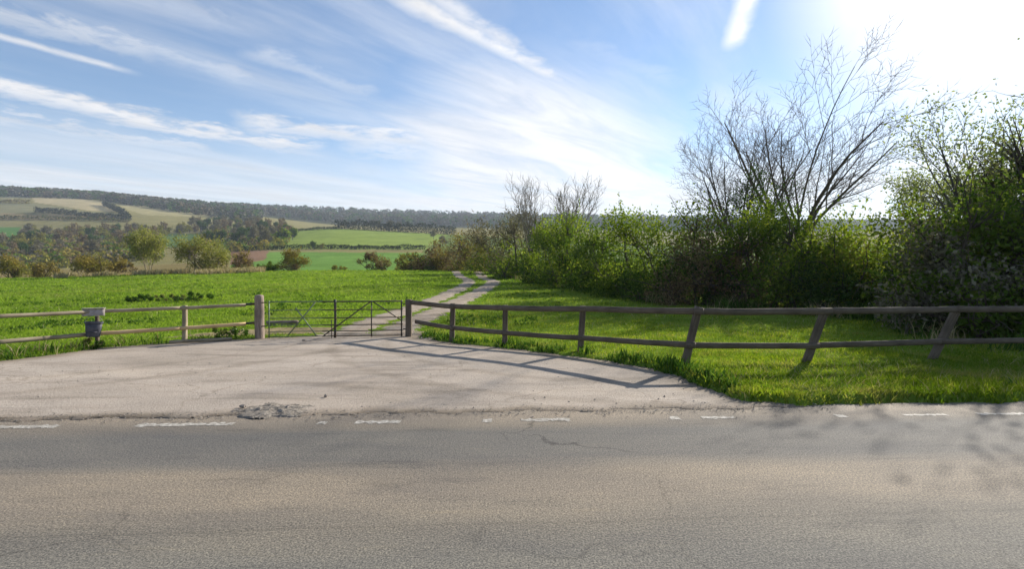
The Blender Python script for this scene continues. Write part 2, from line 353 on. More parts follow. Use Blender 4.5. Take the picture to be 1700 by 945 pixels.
def concrete_mat():
    m, nt, out = mat_base('worn_concrete'); P = wpos(nt)
    big = nnoise(nt, P, .33, 6, .6, .6, (.5, 1, 1)); mid = nnoise(nt, P, 1.1, 8, .7, .15, (.4, 1.1, 1)); fine = nnoise(nt, P, 32, 5, .7)
    grain = nnoise(nt, P, 110, 2, .6)
    c = ramp(nt, big, [(.28, (.22, .185, .145)), (.46, (.335, .285, .235)), (.72, (.40, .345, .29))])
    c = mixc(nt, 1.0, c, ramp(nt, mid, [(.30, (.74, .73, .71)), (.48, (1, 1, 1)), (.72, (1.10, 1.08, 1.06))]), 'MULTIPLY')
    c = mixc(nt, .8, c, ramp(nt, fine, [(.30, (.42, .41, .40)), (.46, (1, 1, 1)), (.72, (1.2, 1.19, 1.16))]), 'MULTIPLY')
    c = mixc(nt, .6, c, ramp(nt, grain, [(.3, (.7, .7, .7)), (.7, (1.25, 1.25, 1.25))]), 'MULTIPLY')
    h = mixc(nt, .35, fine, mid)
    v = nt.nodes.new('ShaderNodeTexVoronoi'); v.feature = 'DISTANCE_TO_EDGE'; v.inputs['Scale'].default_value = .34
    wv = nt.nodes.new('ShaderNodeVectorMath'); wv.operation = 'ADD'
    nn = nt.nodes.new('ShaderNodeTexNoise'); nn.inputs['Scale'].default_value = 1.6; nn.inputs['Detail'].default_value = 6; nt.links.new(P, nn.inputs['Vector'])
    nt.links.new(P, wv.inputs[0]); nt.links.new(nn.outputs['Color'], wv.inputs[1]); nt.links.new(wv.outputs[0], v.inputs['Vector'])
    crack = ramp(nt, v.outputs['Distance'], [(.0, (.68, .66, .63)), (.005, (.85, .84, .82)), (.012, (1, 1, 1))])
    at_ = nt.nodes.new('ShaderNodeAttribute'); at_.attribute_name = 'rim'
    ad_ = nt.nodes.new('ShaderNodeMath'); ad_.operation = 'MULTIPLY_ADD'; ad_.inputs[1].default_value = 1.0; nt.links.new(at_.outputs['Fac'], ad_.inputs[0])
    sb_ = nt.nodes.new('ShaderNodeMath'); sb_.operation = 'MULTIPLY_ADD'; sb_.inputs[1].default_value = 1.5; sb_.inputs[2].default_value = -.75; nt.links.new(mid, sb_.inputs[0]); nt.links.new(sb_.outputs[0], ad_.inputs[2])
    c = mixc(nt, ramp(nt, ad_.outputs[0], [(.45, (0, 0, 0)), (.95, (.8, .8, .8))]), c, (.19, .15, .105))
    ty = nnoise(nt, P, 1.0, 5, .6, .9, (.16, .9, 1)); c = mixc(nt, 1.0, c, ramp(nt, ty, [(.34, (.74, .73, .71)), (.44, (1, 1, 1)), (.56, (1, 1, 1)), (.66, (1.1, 1.09, 1.07))]), 'MULTIPLY')
    for cx, cy_, R_ in ((-15.2, 17.5, 9.2), (-15.2, 17.5, 10.75), (3.6, 17.2, 9.1), (3.6, 17.2, 7.6)):
        dv = nt.nodes.new('ShaderNodeVectorMath'); dv.operation = 'DISTANCE'; dv.inputs[1].default_value = (cx, cy_, 0); nt.links.new(P, dv.inputs[0])
        m1 = nt.nodes.new('ShaderNodeMath'); m1.operation = 'SUBTRACT'; m1.inputs[1].default_value = R_; nt.links.new(dv.outputs['Value'], m1.inputs[0])
        m2 = nt.nodes.new('ShaderNodeMath'); m2.operation = 'ABSOLUTE'; nt.links.new(m1.outputs[0], m2.inputs[0])
        m3 = nt.nodes.new('ShaderNodeMath'); m3.operation = 'MULTIPLY_ADD'; m3.inputs[1].default_value = .9; m3.inputs[2].default_value = -.42; nt.links.new(mid, m3.inputs[0])
        m4 = nt.nodes.new('ShaderNodeMath'); m4.operation = 'ADD'; nt.links.new(m2.outputs[0], m4.inputs[0]); nt.links.new(m3.outputs[0], m4.inputs[1])
        c = mixc(nt, 1.0, c, ramp(nt, m4.outputs[0], [(.05, (.84, .83, .81)), (.3, (1, 1, 1))]), 'MULTIPLY')
    gate_ = ramp(nt, big, [(.44, (0, 0, 0)), (.56, (1, 1, 1))])
    c = mixc(nt, gate_, c, mixc(nt, 1.0, c, crack, 'MULTIPLY'))
    bsdf(nt, out, c, .9, bump(nt, h, .8, .03), .2); return m
M['concrete'] = concrete_mat()
def track_mat():
    m, nt, out = mat_base('stony_track'); P = wpos(nt)
    a = nnoise(nt, P, 1.2, 6, .65, .3); b = nnoise(nt, P, 14, 5, .7)
    c = ramp(nt, a, [(.3, (.21, .17, .12)), (.5, (.31, .255, .20)), (.7, (.38, .325, .265))])
    c = mixc(nt, .9, c, ramp(nt, b, [(.3, (.62, .6, .55)), (.5, (1, 1, 1)), (.75, (1.18, 1.17, 1.15))]), 'MULTIPLY')
    bsdf(nt, out, c, .95, bump(nt, b, .6, .03), .1); return m
M['track'] = track_mat()
def paint_mat():
    m, nt, out = mat_base('worn_paint'); P = wpos(nt)
    a = nnoise(nt, P, 17, 7, .8)
    c = ramp(nt, a, [(.40, (.16, .145, .12)), (.52, (.33, .305, .265)), (.64, (.60, .57, .51))])
    bsdf(nt, out, c, .8, bump(nt, a, .3, .005), .3); return m
M['paint'] = paint_mat()
def rubble_mat():
    m, nt, out = mat_base('broken_tarmac'); P = wpos(nt)
    a = nnoise(nt, P, 11, 6, .7, .3)
    c = ramp(nt, a, [(.3, (.12, .105, .09)), (.5, (.22, .195, .165)), (.68, (.36, .32, .27))])
    bsdf(nt, out, c, .95, bump(nt, a, 1.0, .04), .1); return m
M['rubble'] = rubble_mat()
def ground_mat():
    m, nt, out = mat_base('ground_cover'); P = wpos(nt)
    at = nt.nodes.new('ShaderNodeAttribute'); at.attribute_name = 'cover'
    a = nnoise(nt, P, .9, 6, .65); b = nnoise(nt, P, .045, 6, .65, .3); e = nnoise(nt, P, 7, 4, .7)
    c = mixc(nt, 1.0, at.outputs['Color'], ramp(nt, a, [(.3, (.7, .72, .7)), (.7, (1.25, 1.22, 1.2))]), 'MULTIPLY')
    c = mixc(nt, 1.0, c, ramp(nt, b, [(.3, (.8, .82, .8)), (.7, (1.2, 1.16, 1.15))]), 'MULTIPLY')
    c = mixc(nt, .8, c, ramp(nt, e, [(.3, (.7, .7, .7)), (.7, (1.25, 1.25, 1.2))]), 'MULTIPLY')
    bsdf(nt, out, c, 1.0, bump(nt, a, .8, .25), .0); return m
M['ground'] = ground_mat()

# ------------------------------------------------------------------ lie of the land
DEP = np.array([18, 30, 50, 80, 95, 130, 180, 260, 360, 480, 620, 800, 1050, 1400, 1900, 2600, 3600.])
TAB = {   # row of the land seen at each depth from 80 m on
    0:    [462, 466, 471, 468, 452, 430, 408, 388, 352, 327, 318, 330, 345, 365],
    150:  [459, 463, 469, 464, 446, 427, 408, 388, 352, 332, 326, 334, 345, 362],
    300:  [454, 458, 463, 455, 438, 421, 405, 388, 364, 349, 340, 342, 346, 360],
    420:  [450, 453, 457, 447, 431, 415, 401, 388, 374, 362, 352, 347, 349, 360],
    550:  [449, 452, 456, 446, 430, 414, 394, 378, 382, 378, 366, 352, 353, 360],
    700:  [449, 452, 458, 447, 432, 416, 400, 387, 386, 381, 371, 358, 358, 362],
    850:  [452, 455, 462, 455, 441, 426, 411, 396, 390, 384, 374, 362, 361, 364],
    1100: [460, 462, 466, 462, 450, 437, 424, 410, 398, 388, 378, 366, 364, 366],
}
_sx = sorted(TAB); _S = np.array([(x - 850) / F for x in _sx])
_Z = []
for x in _sx:
    yi = np.array(TAB[x], float); z = CAM_H + (HOR - yi) / F * DEP[3:]
    _Z.append(np.concatenate([[.06, .17 * z[0] + .03, .5 * z[0]], z]))
_Z = np.array(_Z)
_fs = np.linspace(_S[0], _S[-1], 160); _fl = np.linspace(math.log(18), math.log(3600), 420)
_G = np.array([np.interp(np.exp(_fl), DEP, zz) for zz in _Z])              # rows: columns of TAB
_k = np.exp(-np.linspace(-2, 2, 13) ** 2); _k /= _k.sum()
_G = np.array([np.convolve(np.pad(g, 6, mode='edge'), _k, 'valid') for g in _G])
_G = np.array([np.interp(_fs, _S, _G[:, j]) for j in range(_G.shape[1])])    # (depth, s)
_k2 = np.exp(-np.linspace(-2, 2, 21) ** 2); _k2 /= _k2.sum()
_G = np.array([np.convolve(np.pad(g, 10, mode='edge'), _k2, 'valid') for g in _G])
def terr(X, Y):
    X = np.asarray(X, float); Y = np.asarray(Y, float)
    D = np.clip(Y, 18, 3600); s = np.clip(X / np.maximum(Y, 1), _fs[0], _fs[-1])
    fs = (s - _fs[0]) / (_fs[1] - _fs[0]); fd = (np.log(D) - _fl[0]) / (_fl[1] - _fl[0])
    i = np.clip(fs.astype(int), 0, len(_fs) - 2); j = np.clip(fd.astype(int), 0, len(_fl) - 2)
    a, b = fs - i, fd - j
    z = (_G[j, i] * (1 - a) + _G[j, i + 1] * a) * (1 - b) + (_G[j + 1, i] * (1 - a) + _G[j + 1, i + 1] * a) * b
    bumpy = .035 * (np.sin(X * .9 + 1.3 * np.sin(Y * .37)) * np.sin(Y * .71 + X * .13)) + .05 * np.sin(X * .23 + 2) * np.sin(Y * .19)
    return z + bumpy * np.clip((Y - 15) / 15, 0, 1)

APRON = np.array([(-17.5, 6.0), (-17.5, 8.2), (-14.2, 9.9), (-12.3, 11.4), (-11.75, 13.0), (-11.55, 14.3), (-10.0, 15.45), (-8.1, 16.45), (-5.9, 17.3),
                  (-3.25, 17.2), (-3.0, 16.5), (-1.75, 15.35), (-.15, 14.25), (1.0, 13.2), (2.15, 12.2), (3.1, 11.15), (3.42, 10.1), (3.5, 9.0), (3.75, 8.3), (4.6, 8.05), (4.6, 6.0)])
def road_edge(x): return 7.92 + .055 * x
def sdist(X, Y, poly):
    """signed distance, negative inside"""
    X = np.asarray(X, float); Y = np.asarray(Y, float)
    d = np.full(X.shape, 1e9); ins = np.zeros(X.shape, bool); n = len(poly)
    for i in range(n):
        ax, ay = poly[i]; bx, by = poly[(i + 1) % n]; ex, ey = bx - ax, by - ay
        t = np.clip(((X - ax) * ex + (Y - ay) * ey) / (ex * ex + ey * ey), 0, 1)
        d = np.minimum(d, np.hypot(X - ax - t * ex, Y - ay - t * ey))
        cr = (ay > Y) != (by > Y)
        with np.errstate(divide='ignore', invalid='ignore'):
            xi = ex * (Y - ay) / (by - ay if by != ay else 1e-9) + ax
        ins ^= cr & (X < xi)
    return np.where(ins, -d, d)
def wig(X, Y): return .07 * np.sin(X * 2.3 + Y * 1.1) + .05 * np.sin(X * 5.7 - Y * 3.9 + 1) + .03 * np.sin(X * 13.1 + Y * 11.3)
def paved(X, Y):
    return np.minimum(sdist(X, Y, APRON), np.asarray(Y) - road_edge(np.asarray(X)))
def height(X, Y):
    X = np.asarray(X, float); Y = np.asarray(Y, float)
    z = terr(X, Y)
    k = np.clip((paved(X, Y) + wig(X, Y) + .02) / .22, 0, 1); k = k * k * (3 - 2 * k)
    side = np.clip((X - .5) / 3, 0, 1) * np.clip((14 - Y) / 3, 0, 1)
    zz = np.where(Y < 19, z + .05 * side, z)
    return -.06 + (zz + .06) * k
def hz(x, y): return float(height(np.array([x]), np.array([y]))[0])
def at(ximg, D): 
    x = (ximg - 850) / F * D
    return x, D, hz(x, D)
def hit(ximg, yimg, d0=12.0, d1=95.0):
    """where the sight line through a photo pixel meets the meadow"""
    D = np.linspace(d0, d1, 1600); X = (ximg - 850) / F * D
    z = CAM_H + (HOR - yimg) / F * D - terr(X, D)
    i = np.argmax(z < 0) if (z < 0).any() else len(D) - 1
    return X[i], D[i]

# track across the meadow: two stony wheel ruts
def spline(P, n):
    P = np.array(P, float); Q = np.vstack([2 * P[0] - P[1], P, 2 * P[-1] - P[-2]]); o = []
    for i in range(1, len(Q) - 2):
        for t in np.linspace(0, 1, n, endpoint=False):
            o.append(.5 * (2 * Q[i] + (Q[i + 1] - Q[i - 1]) * t + (2 * Q[i - 1] - 5 * Q[i] + 4 * Q[i + 1] - Q[i + 2]) * t * t + (-Q[i - 1] + 3 * Q[i] - 3 * Q[i + 1] + Q[i + 2]) * t ** 3))
    o.append(Q[-2]); return np.array(o)
RUT_L = spline([(-5.6, 16.2)] + [hit(*p) for p in ((606, 540), (655, 522), (705, 504), (742, 489), (770, 476), (778, 466), (762, 458))] + [(-10, 88)], 10)
RUT_R = spline([(-4.0, 16.2)] + [hit(*p) for p in ((676, 540), (715, 522), (752, 505), (786, 489), (812, 475), (818, 467), (800, 459))] + [(-6, 88)], 10)
def rutdist(X, Y):
    d = np.full(np.shape(X), 1e9)
    for R in (RUT_L, RUT_R):
        for i in range(len(R) - 1):
            ax, ay = R[i]; ex, ey = R[i + 1] - R[i]
            t = np.clip(((X - ax) * ex + (Y - ay) * ey) / (ex * ex + ey * ey + 1e-9), 0, 1)
            d = np.minimum(d, np.hypot(X - ax - t * ex, Y - ay - t * ey))
    return d

# ------------------------------------------------------------------ ground: one sheet out to the hills
def inpoly(x, y, poly): return sdist(x, y, np.array(poly, float)) < 0
def cover_colour(X, Y, Z):
    """what grows where: meadow, crops, pasture, scrub, wood"""
    px = X / np.maximum(Y, 1) * F + 850; py = HOR - (Z - CAM_H) / np.maximum(Y, 1) * F
    C = np.zeros((len(X), 3)); C[:] = (.14, .21, .03)
    m = sdist(X, Y, np.array([(-11.2, 16.2), (-8.4, 17.0), (-6.4, 17.6), (-6.6, 19.2), (-8.6, 19.2), (-10.6, 17.6)])) < 0; C[m] = (.24, .20, .12)
    far = Y > 92
    C[far] = (.22, .20, .09)
    def fld(poly, c, d0=100, d1=4000):
        m = inpoly(px, py, poly) & (Y > d0) & (Y < d1); C[m] = c
    C[(Y > 1150)] = (.055, .06, .035)
    C[(Y > 92) & (Y < 260) & (px < 380)] = (.21, .17, .075)
    fld([(384, 418), (700, 420), (700, 470), (384, 470)], (.13, .235, .055), 110, 380)
    fld([(384, 416), (446, 416), (440, 432), (384, 440)], (.22, .14, .095), 110, 380)
    fld([(380, 413), (720, 415), (760, 380), (560, 372), (470, 378), (480, 395), (440, 402), (380, 404)], (.20, .265, .065), 330, 640)
    fld([(700, 470), (700, 418), (760, 380), (1700, 400), (1700, 470)], (.12, .16, .05), 100, 640)
    fld([(52, 326), (110, 328), (172, 335), (205, 352), (150, 350), (100, 342), (58, 336)], (.37, .315, .19))
    fld([(0, 318), (48, 321), (50, 334), (0, 334)], (.235, .22, .12))
    fld([(0, 337), (60, 338), (140, 350), (210, 356), (0, 353)], (.215, .205, .115))
    fld([(188, 336), (300, 343), (375, 352), (330, 360), (240, 357), (215, 350)], (.29, .26, .14))
    fld([(0, 354), (215, 358), (215, 364), (0, 366)], (.25, .20, .11))
    fld([(-60, 376), (34, 378), (30, 398), (-60, 404)], (.09, .19, .05))
    fld([(130, 390), (175, 390), (175, 404), (130, 404)], (.10, .17, .05))
    fld([(255, 388), (330, 388), (384, 398), (384, 412), (255, 410)], (.10, .16, .055))
    return C
def build_ground():
    mb = MB()
    def grid(X, Y, dz=0.0):
        r, c = X.shape; Z = height(X.ravel(), Y.ravel()).reshape(r, c) + dz
        i = np.arange(r - 1)[:, None] * c + np.arange(c - 1)[None, :]
        mb.add(np.stack([X, Y, Z], -1).reshape(-1, 3), np.stack([i, i + 1, i + c + 1, i + c], -1).reshape(-1, 4))
    X, Y = np.meshgrid(np.arange(-22, 22.01, .11), np.arange(7.0, 20.01, .10)); grid(X, Y)
    s = np.concatenate([np.linspace(-2.6, -1.15, 12)[:-1], np.linspace(-1.15, 1.15, 620), np.linspace(1.15, 2.6, 12)[1:]])
    D = np.concatenate([np.geomspace(19.9, 95, 130)[:-1], np.geomspace(95, 3600, 230)])
    Sg, Dg = np.meshgrid(s, D); grid(Sg * Dg, Dg, -.004)
    V = np.concatenate(mb.v)
    # the rest of the plain, beside and behind the camera
    base = [(-22, 7), (-22, 20), (-52, 20), (-9400, 3600), (-9400, 7), (22, 7), (22, 20), (52, 20), (9400, 3600), (9400, 7), (-9400, -3000), (9400, -3000)]
    B = np.array([(x, y, -.064) for x, y in base])
    mb.add(B, [[0, 1, 4, 4]][:0] or np.zeros((0, 4), int), [[0, 4, 1], [1, 4, 2], [2, 4, 3], [5, 6, 9], [6, 7, 9], [7, 8, 9]], [[10, 11, 9, 5], [10, 5, 0, 4]])
    me = mb.mesh('ground', True)
    V = np.concatenate(mb.v).astype(float)
    C = cover_colour(V[:, 0], V[:, 1], V[:, 2])
    ca = me.color_attributes.new('cover', 'FLOAT_COLOR', 'POINT')
    ca.data.foreach_set('color', np.concatenate([C, np.ones((len(C), 1))], 1).astype(np.float32).ravel())
    tag(obj('ground', me, M['ground']), kind='structure')
build_ground()

# road, concrete apron, track
def strip_grid(name, f_lo, f_hi, x0, x1, nx, ny, zf, mat):
    xs = np.linspace(x0, x1, nx); t = np.linspace(0, 1, ny)
    X = np.repeat(xs[None], ny, 0); Y = f_lo(xs)[None] * (1 - t[:, None]) + f_hi(xs)[None] * t[:, None]
    Z = zf(X, Y); i = np.arange(ny - 1)[:, None] * nx + np.arange(nx - 1)[None]
    return obj(name, np_mesh(name, np.stack([X, Y, Z], -1).reshape(-1, 3), [np.stack([i, i + 1, i + nx + 1, i + nx], -1).reshape(-1, 4)], True), mat)
def ragged(x): return .05 * np.sin(x * 3.1 + 1) + .035 * np.sin(x * 8.3) + .022 * np.sin(x * 19.7 + 2) + .015 * np.sin(x * 41)
road = tag(strip_grid('road', lambda x: -1.6 + .055 * x, lambda x: road_edge(x) + .05 + .0 * ragged(x), -60, 60, 500, 12,
                      lambda X, Y: 0 * X, M['tarmac']), kind='structure')
def build_apron():
    # grid clipped to the apron outline with its own ragged rim and a broken front edge
    st = .08
    X, Y = np.meshgrid(np.arange(-17.6, 4.7, st), np.arange(6.8, 17.4, st)); r, c = X.shape
    front = road_edge(X) - .17 + ragged(X) * 1.1 - .02 * np.clip(-X - 3, 0, 4)
    sd = sdist(X, Y, APRON) + wig(X, Y) * .6
    keep = (sd < .12) & (Y > front - st)
    Yc = np.where(Y < front, front, Y)
    d_edge = np.clip((Yc - front) / .12, 0, 1)
    Z = .008 + .012 * d_edge + .006 * np.sin(X * .5 + 1) * np.sin(Y * .6) + .004 * np.sin(X * 3.3) * np.sin(Y * 4.1)
    Z = np.where(Y < front, -.02, Z)
    f = keep[:-1, :-1] & keep[1:, :-1] & keep[:-1, 1:] & keep[1:, 1:]
    i = (np.arange(r - 1)[:, None] * c + np.arange(c - 1)[None])[f]
    fa = np.stack([i, i + 1, i + c + 1, i + c], -1)
    used, inv = np.unique(fa.ravel(), return_inverse=True)
    V = np.stack([X, Yc, Z], -1).reshape(-1, 3)[used]
    me = np_mesh('driveway_apron', V, [inv.reshape(-1, 4)], True)
    rim = np.clip(1 + np.maximum(sd, (-(Yc - front) - .0) * 1.6).ravel()[used] / 1.1, 0, 1)
    me.attributes.new('rim', 'FLOAT', 'POINT').data.foreach_set('value', rim.astype(np.float32))
    tag(obj('driveway_apron', me, M['concrete']), kind='structure')
build_apron()
def build_track():
    mb = MB(); rng = np.random.default_rng(4)
    for R, w0 in ((RUT_L, .62), (RUT_R, .66)):
        t = np.gradient(R, axis=0); t /= np.linalg.norm(t, axis=1, keepdims=True); nrm = np.stack([t[:, 1], -t[:, 0]], 1)
        # finer sampling
        u = np.linspace(0, len(R) - 1, 420); Rx = np.stack([np.interp(u, range(len(R)), R[:, k]) for k in (0, 1)], 1)
        nx = np.stack([np.interp(u, range(len(R)), nrm[:, k]) for k in (0, 1)], 1)
        w = w0 * (1 + .18 * np.sin(u * 1.7) + .12 * np.sin(u * 4.3 + 1))
        # wide and merged at the gate mouth
        w = w * (1 + 1.2 * np.clip(1 - u / 6, 0, 1))
        rows = []
        for k in np.linspace(-1, 1, 7):
            P = Rx + nx * (w * k + .06 * np.sin(u * 9 + k * 5))[:, None]
            z = height(P[:, 0], P[:, 1]) + .03 - .035 * (abs(k) > .9)
            rows.append(np.column_stack([P, np.maximum(z, .012)]))
        G = np.array(rows); r, c = G.shape[:2]; i = np.arange(r - 1)[:, None] * c + np.arange(c - 1)[None]
        mb.add(G.reshape(-1, 3) + np.array([0, 0, .004 * (w0 > .63)]), np.stack([i, i + c, i + c + 1, i + 1], -1).reshape(-1, 4))
    tag(obj('farm_track', mb.mesh('farm_track', True), M['track']), kind='structure')
build_track()

# painted dashes and studs along the edge of the carriageway
def line_y(x): return 7.33 + .046 * x
def dash(name, x0, x1, w, rng):
    n = max(6, int((x1 - x0) * 26)); xs = np.linspace(x0, x1, n)
    lo = line_y(xs) - w / 2 + rng.normal(0, .02, n); hi = line_y(xs) + w / 2 + rng.normal(0, .02, n)
    V = np.concatenate([np.column_stack([xs, lo, np.full(n, .004)]), np.column_stack([xs, hi, np.full(n, .004)])])
    i = np.arange(n - 1)
    return obj(name, np_mesh(name, V, [np.stack([i, i + 1, i + n + 1, i + n], -1)]), M['paint'], road)
rng = np.random.default_rng(5)
def imx(x): 
    s = (x - 850) / F; return s * 7.33 / (1 - .046 * s)
for a, b, w in ((-180, 98, .13), (228, 388, .14), (590, 665, .15), (865, 946, .14), (1165, 1220, .10), (1500, 1570, .09), (1625, 1700, .09)):
    dash('edge_line_dash', imx(a), imx(b), w, rng)
for a, b in ((528, 543), (801, 817), (1112, 1128), (1388, 1404)):
    dash('edge_line_dash', imx(a), imx(b), .15, rng)

# ------------------------------------------------------------------ timber pieces
def beam_mesh(name, L, w, h, rng, nseg=8, bev=.012, sag=.0, taper=0.0, bow=.01):
    """a sawn timber from the origin along +x, bevelled, slightly bowed and uneven"""
    prof = [(-w/2+bev, -h/2), (w/2-bev, -h/2), (w/2, -h/2+bev), (w/2, h/2-bev), (w/2-bev, h/2), (-w/2+bev, h/2), (-w/2, h/2-bev), (-w/2, -h/2+bev)]
    V = []
    for i in range(nseg + 1):
        t = i / nseg; oy = bow * math.sin(t * 3.1 + rng.uniform(0, .2)) ; oz = -sag * math.sin(t * math.pi) + rng.normal(0, .002)
        k = 1 - taper * t + rng.normal(0, .008)
        for (y, z) in prof: V.append((t * L, y * k + oy, z * k + oz))
    V = np.array(V); i = np.arange(nseg)[:, None] * 8; j = np.arange(8)[None]; j2 = (j + 1) % 8
    f = np.stack([i + j, i + j2, i + 8 + j2, i + 8 + j], -1).reshape(-1, 4)
    caps = np.array([list(range(7, -1, -1)), [nseg * 8 + k for k in range(8)]])
    return np_mesh(name, V, [f, caps])
def round_mesh(name, L, r0, r1, rng, k=12, nseg=10, lump=.03, dome=.25):
    """a peeled log from the origin along +x with a domed end"""
    V = []; a = np.arange(k) * 2 * np.pi / k; ph = rng.uniform(0, 6, 3)
    xs = list(np.linspace(0, L - r1 * dome, nseg)); rs = list(np.linspace(r0, r1, nseg)); xs += [L - r1 * dome * .35, L]; rs += [r1 * .82, r1 * .35]
    for x, r in zip(xs, rs):
        rr = r * (1 + lump * np.sin(a * 2 + ph[0] + x * 3) + lump * .6 * np.sin(a * 3 + ph[1] - x * 7))
        V.append(np.column_stack([np.full(k, x), rr * np.cos(a), rr * np.sin(a)]))
    V = np.concatenate(V); n = len(xs); i = np.arange(n - 1)[:, None] * k; j = np.arange(k)[None]; j2 = (j + 1) % k
    f = np.stack([i + j, i + j2, i + k + j2, i + k + j], -1).reshape(-1, 4)
    caps = np.array([list(range(k - 1, -1, -1)), [(n - 1) * k + q for q in range(k)]])
    return np_mesh(name, V, [f, caps], True)
def place_x(o, p0, p1, roll=0.0, root=None):
    """lay the piece's x axis from p0 to p1 (world points; the root only carries a translation)"""
    p0, p1 = Vector(p0), Vector(p1); d = (p1 - p0).normalized()
    up = Vector((0, 0, 1)) if abs(d.z) < .8 else Vector((0, 1, 0))
    y = up.cross(d).normalized(); z = d.cross(y)
    m = Matrix((d, y, z)).transposed().to_4x4() @ Matrix.Rotation(roll, 4, 'X')
    m.translation = p0 - (root.location if root else Vector())
    o.matrix_local = m
def piece(name, p0, p1, w, h, mat, root, rng, roll=0.0, **kw):
    L = (Vector(p1) - Vector(p0)).length
    o = obj(name, beam_mesh(name, L, w, h, rng, **kw), mat, root); place_x(o, p0, p1, roll, root); return o
def pole(name, p0, p1, r0, r1, mat, root, rng, **kw):
    L = (Vector(p1) - Vector(p0)).length
    o = obj(name, round_mesh(name, L, r0, r1, rng, **kw), mat, root); place_x(o, p0, p1, 0, root); return o

# right-hand fence: weathered posts leaning ever more to the right, two rails
rng = np.random.default_rng(11)
RP = []      # base, top, heights of rails
for (bx, by, tx, ty, zt, zb) in [(750, 569, 752, 504, 1.11, .46), (838, 577, 839, 507, 1.13, .43), (963, 588, 968, 508, 1.19, .43),
                                 (1135, 612, 1160, 509, 1.27, .53), (1335, 610, 1371, 511, 1.27, .50), (1543, 604, 1590, 511, 1.28, .53)]:
    D = 1785 / (by - HOR); X = (bx - 850) / F * D; zt_ = CAM_H + (HOR - ty) / F * D
    RP.append(((X, D), ((tx - 850) / F * D, D, zt_), zt, zb))
RP.append(((12.9, 12.25), (13.45, 12.25, 1.42), 1.29, .55))
GPX = ((678 - 850) / F * 17.0, 17.0)
rf = tag(empty('rail_fence', (RP[3][0][0], RP[3][0][1], 0)), 'weathered dark timber post and rail fence with leaning posts right of the gate', 'fence')
for (b, t, zt, zb) in RP:
    z0 = hz(*b) - .12
    piece('post', (b[0], b[1], z0), t, .15, .13, M['old_wood'], rf, rng, taper=.03, bow=0)
def lean_at(i, z):
    b, t = RP[i][0], RP[i][1]; k = z / t[2]; return Vector((b[0] + (t[0] - b[0]) * k, b[1] - .105, z))
chain_t = [Vector((GPX[0] + .10, GPX[1] - .03, 1.16))] + [lean_at(i, RP[i][2]) for i in range(len(RP))]
chain_b = [Vector((GPX[0] + .25, GPX[1] - .03, .52))] + [lean_at(i, RP[i][3]) for i in range(len(RP))]
for ch, h in ((chain_t, .145), (chain_b, .13)):
    for i in range(len(ch) - 1):
        a, b = ch[i], ch[i + 1]; d = (b - a).normalized()
        dz = Vector((0, .012 * (i % 2), .006 * (i % 2)))
        piece('rail', a - d * (.0 if i == 0 else .10) + dz, b + d * .10 + dz, .085, h, M['old_wood'], rf, rng, roll=rng.normal(0, .04), sag=.012, bow=.02, bev=.028)

# left-hand fence
LPT = [(-8.15 - .35, 16.35), (-9.95, 15.45), (-11.68, 14.3), (-12.75, 12.6), (-13.7, 10.8), (-15.4, 9.3)]
ZT = [1.11, 1.07, 1.04, 1.05, 1.05, 1.05]; ZB = [.50, .46, .42, .41, .41, .41]
lf = tag(empty('rail_fence', (LPT[2][0], LPT[2][1], 0)), 'pale timber two rail fence left of the gate with a new orange lower rail', 'fence')
for i in (1, 2, 4, 5):
    x, y = LPT[i]; q_ = .085 if i == 2 else .115; piece('post', (x, y + .10, hz(x, y) - .1), (x + .01, y + .10, ZT[i] + (.03 if i == 2 else .07)), q_, q_, M['old_wood'] if i == 2 else M['pale_wood'], lf, rng)
for i in range(5):
    a, b = Vector((*LPT[i], ZT[i])), Vector((*LPT[i + 1], ZT[i + 1])); d = (b - a).normalized(); o = Vector((0, .012 * (i % 2), .005 * (i % 2)))
    piece('rail', a + o, b + d * .07 + o, .085, .10, M['pale_wood'], lf, rng, bow=.01, bev=.032)
    a, b = Vector((*LPT[i], ZB[i])), Vector((*LPT[i + 1], ZB[i + 1])); d = (b - a).normalized()
    r = piece('rail', a + o, b + d * .07 + o, .085, .11, M['new_wood'] if i < 2 else M['pale_wood'], lf, rng, bow=.01, bev=.034)
    if i < 2: r['label'] = 'newer orange timber lower rail'
for z in (1.12, .51):     # dark tubes tie the rail ends to the log post
    pole('tie_bar', (LPT[0][0] - .12, LPT[0][1] - .02, z), (-8.22, 16.46, z + .02), .038, .038, M['gate_dark'], lf, rng, k=8, nseg=3, lump=0)

# ------------------------------------------------------------------ gate posts and gates
lp = tag(empty('gate_post', (-8.12, 16.48, 0)), 'thick round pale log gate post at the left end of the gates', 'gate post')
pole('log', (-8.12, 16.48, -.12), (-8.14, 16.48, 1.43), .148, .135, M['log_wood'], lp, rng, k=16, nseg=14, lump=.035)
for z in (1.18, .42):
    pole('hinge_pin', (-8.02, 16.40, z), (-7.86, 16.46, z), .02, .02, M['gate_dark'], lp, rng, k=6, nseg=2, lump=0)
gp = tag(empty('gate_post', (GPX[0], GPX[1], 0)), 'square dark timber gate post where the gates meet the right fence', 'gate post')
piece('shaft', (GPX[0], GPX[1], -.12), (GPX[0] + .01, GPX[1], 1.25), .19, .19, M['old_wood'], gp, rng, bev=.02)
for z in (1.1, .28):
    pole('hinge_pin', (GPX[0] - .16, GPX[1] - .07, z), (GPX[0] - .05, GPX[1] - .02, z), .02, .02, M['gate_dark'], gp, rng, k=6, nseg=2, lump=0)
GA, GB = Vector((-7.86, 16.46, 0)), Vector((GPX[0] - .16, GPX[1] - .02, 0))
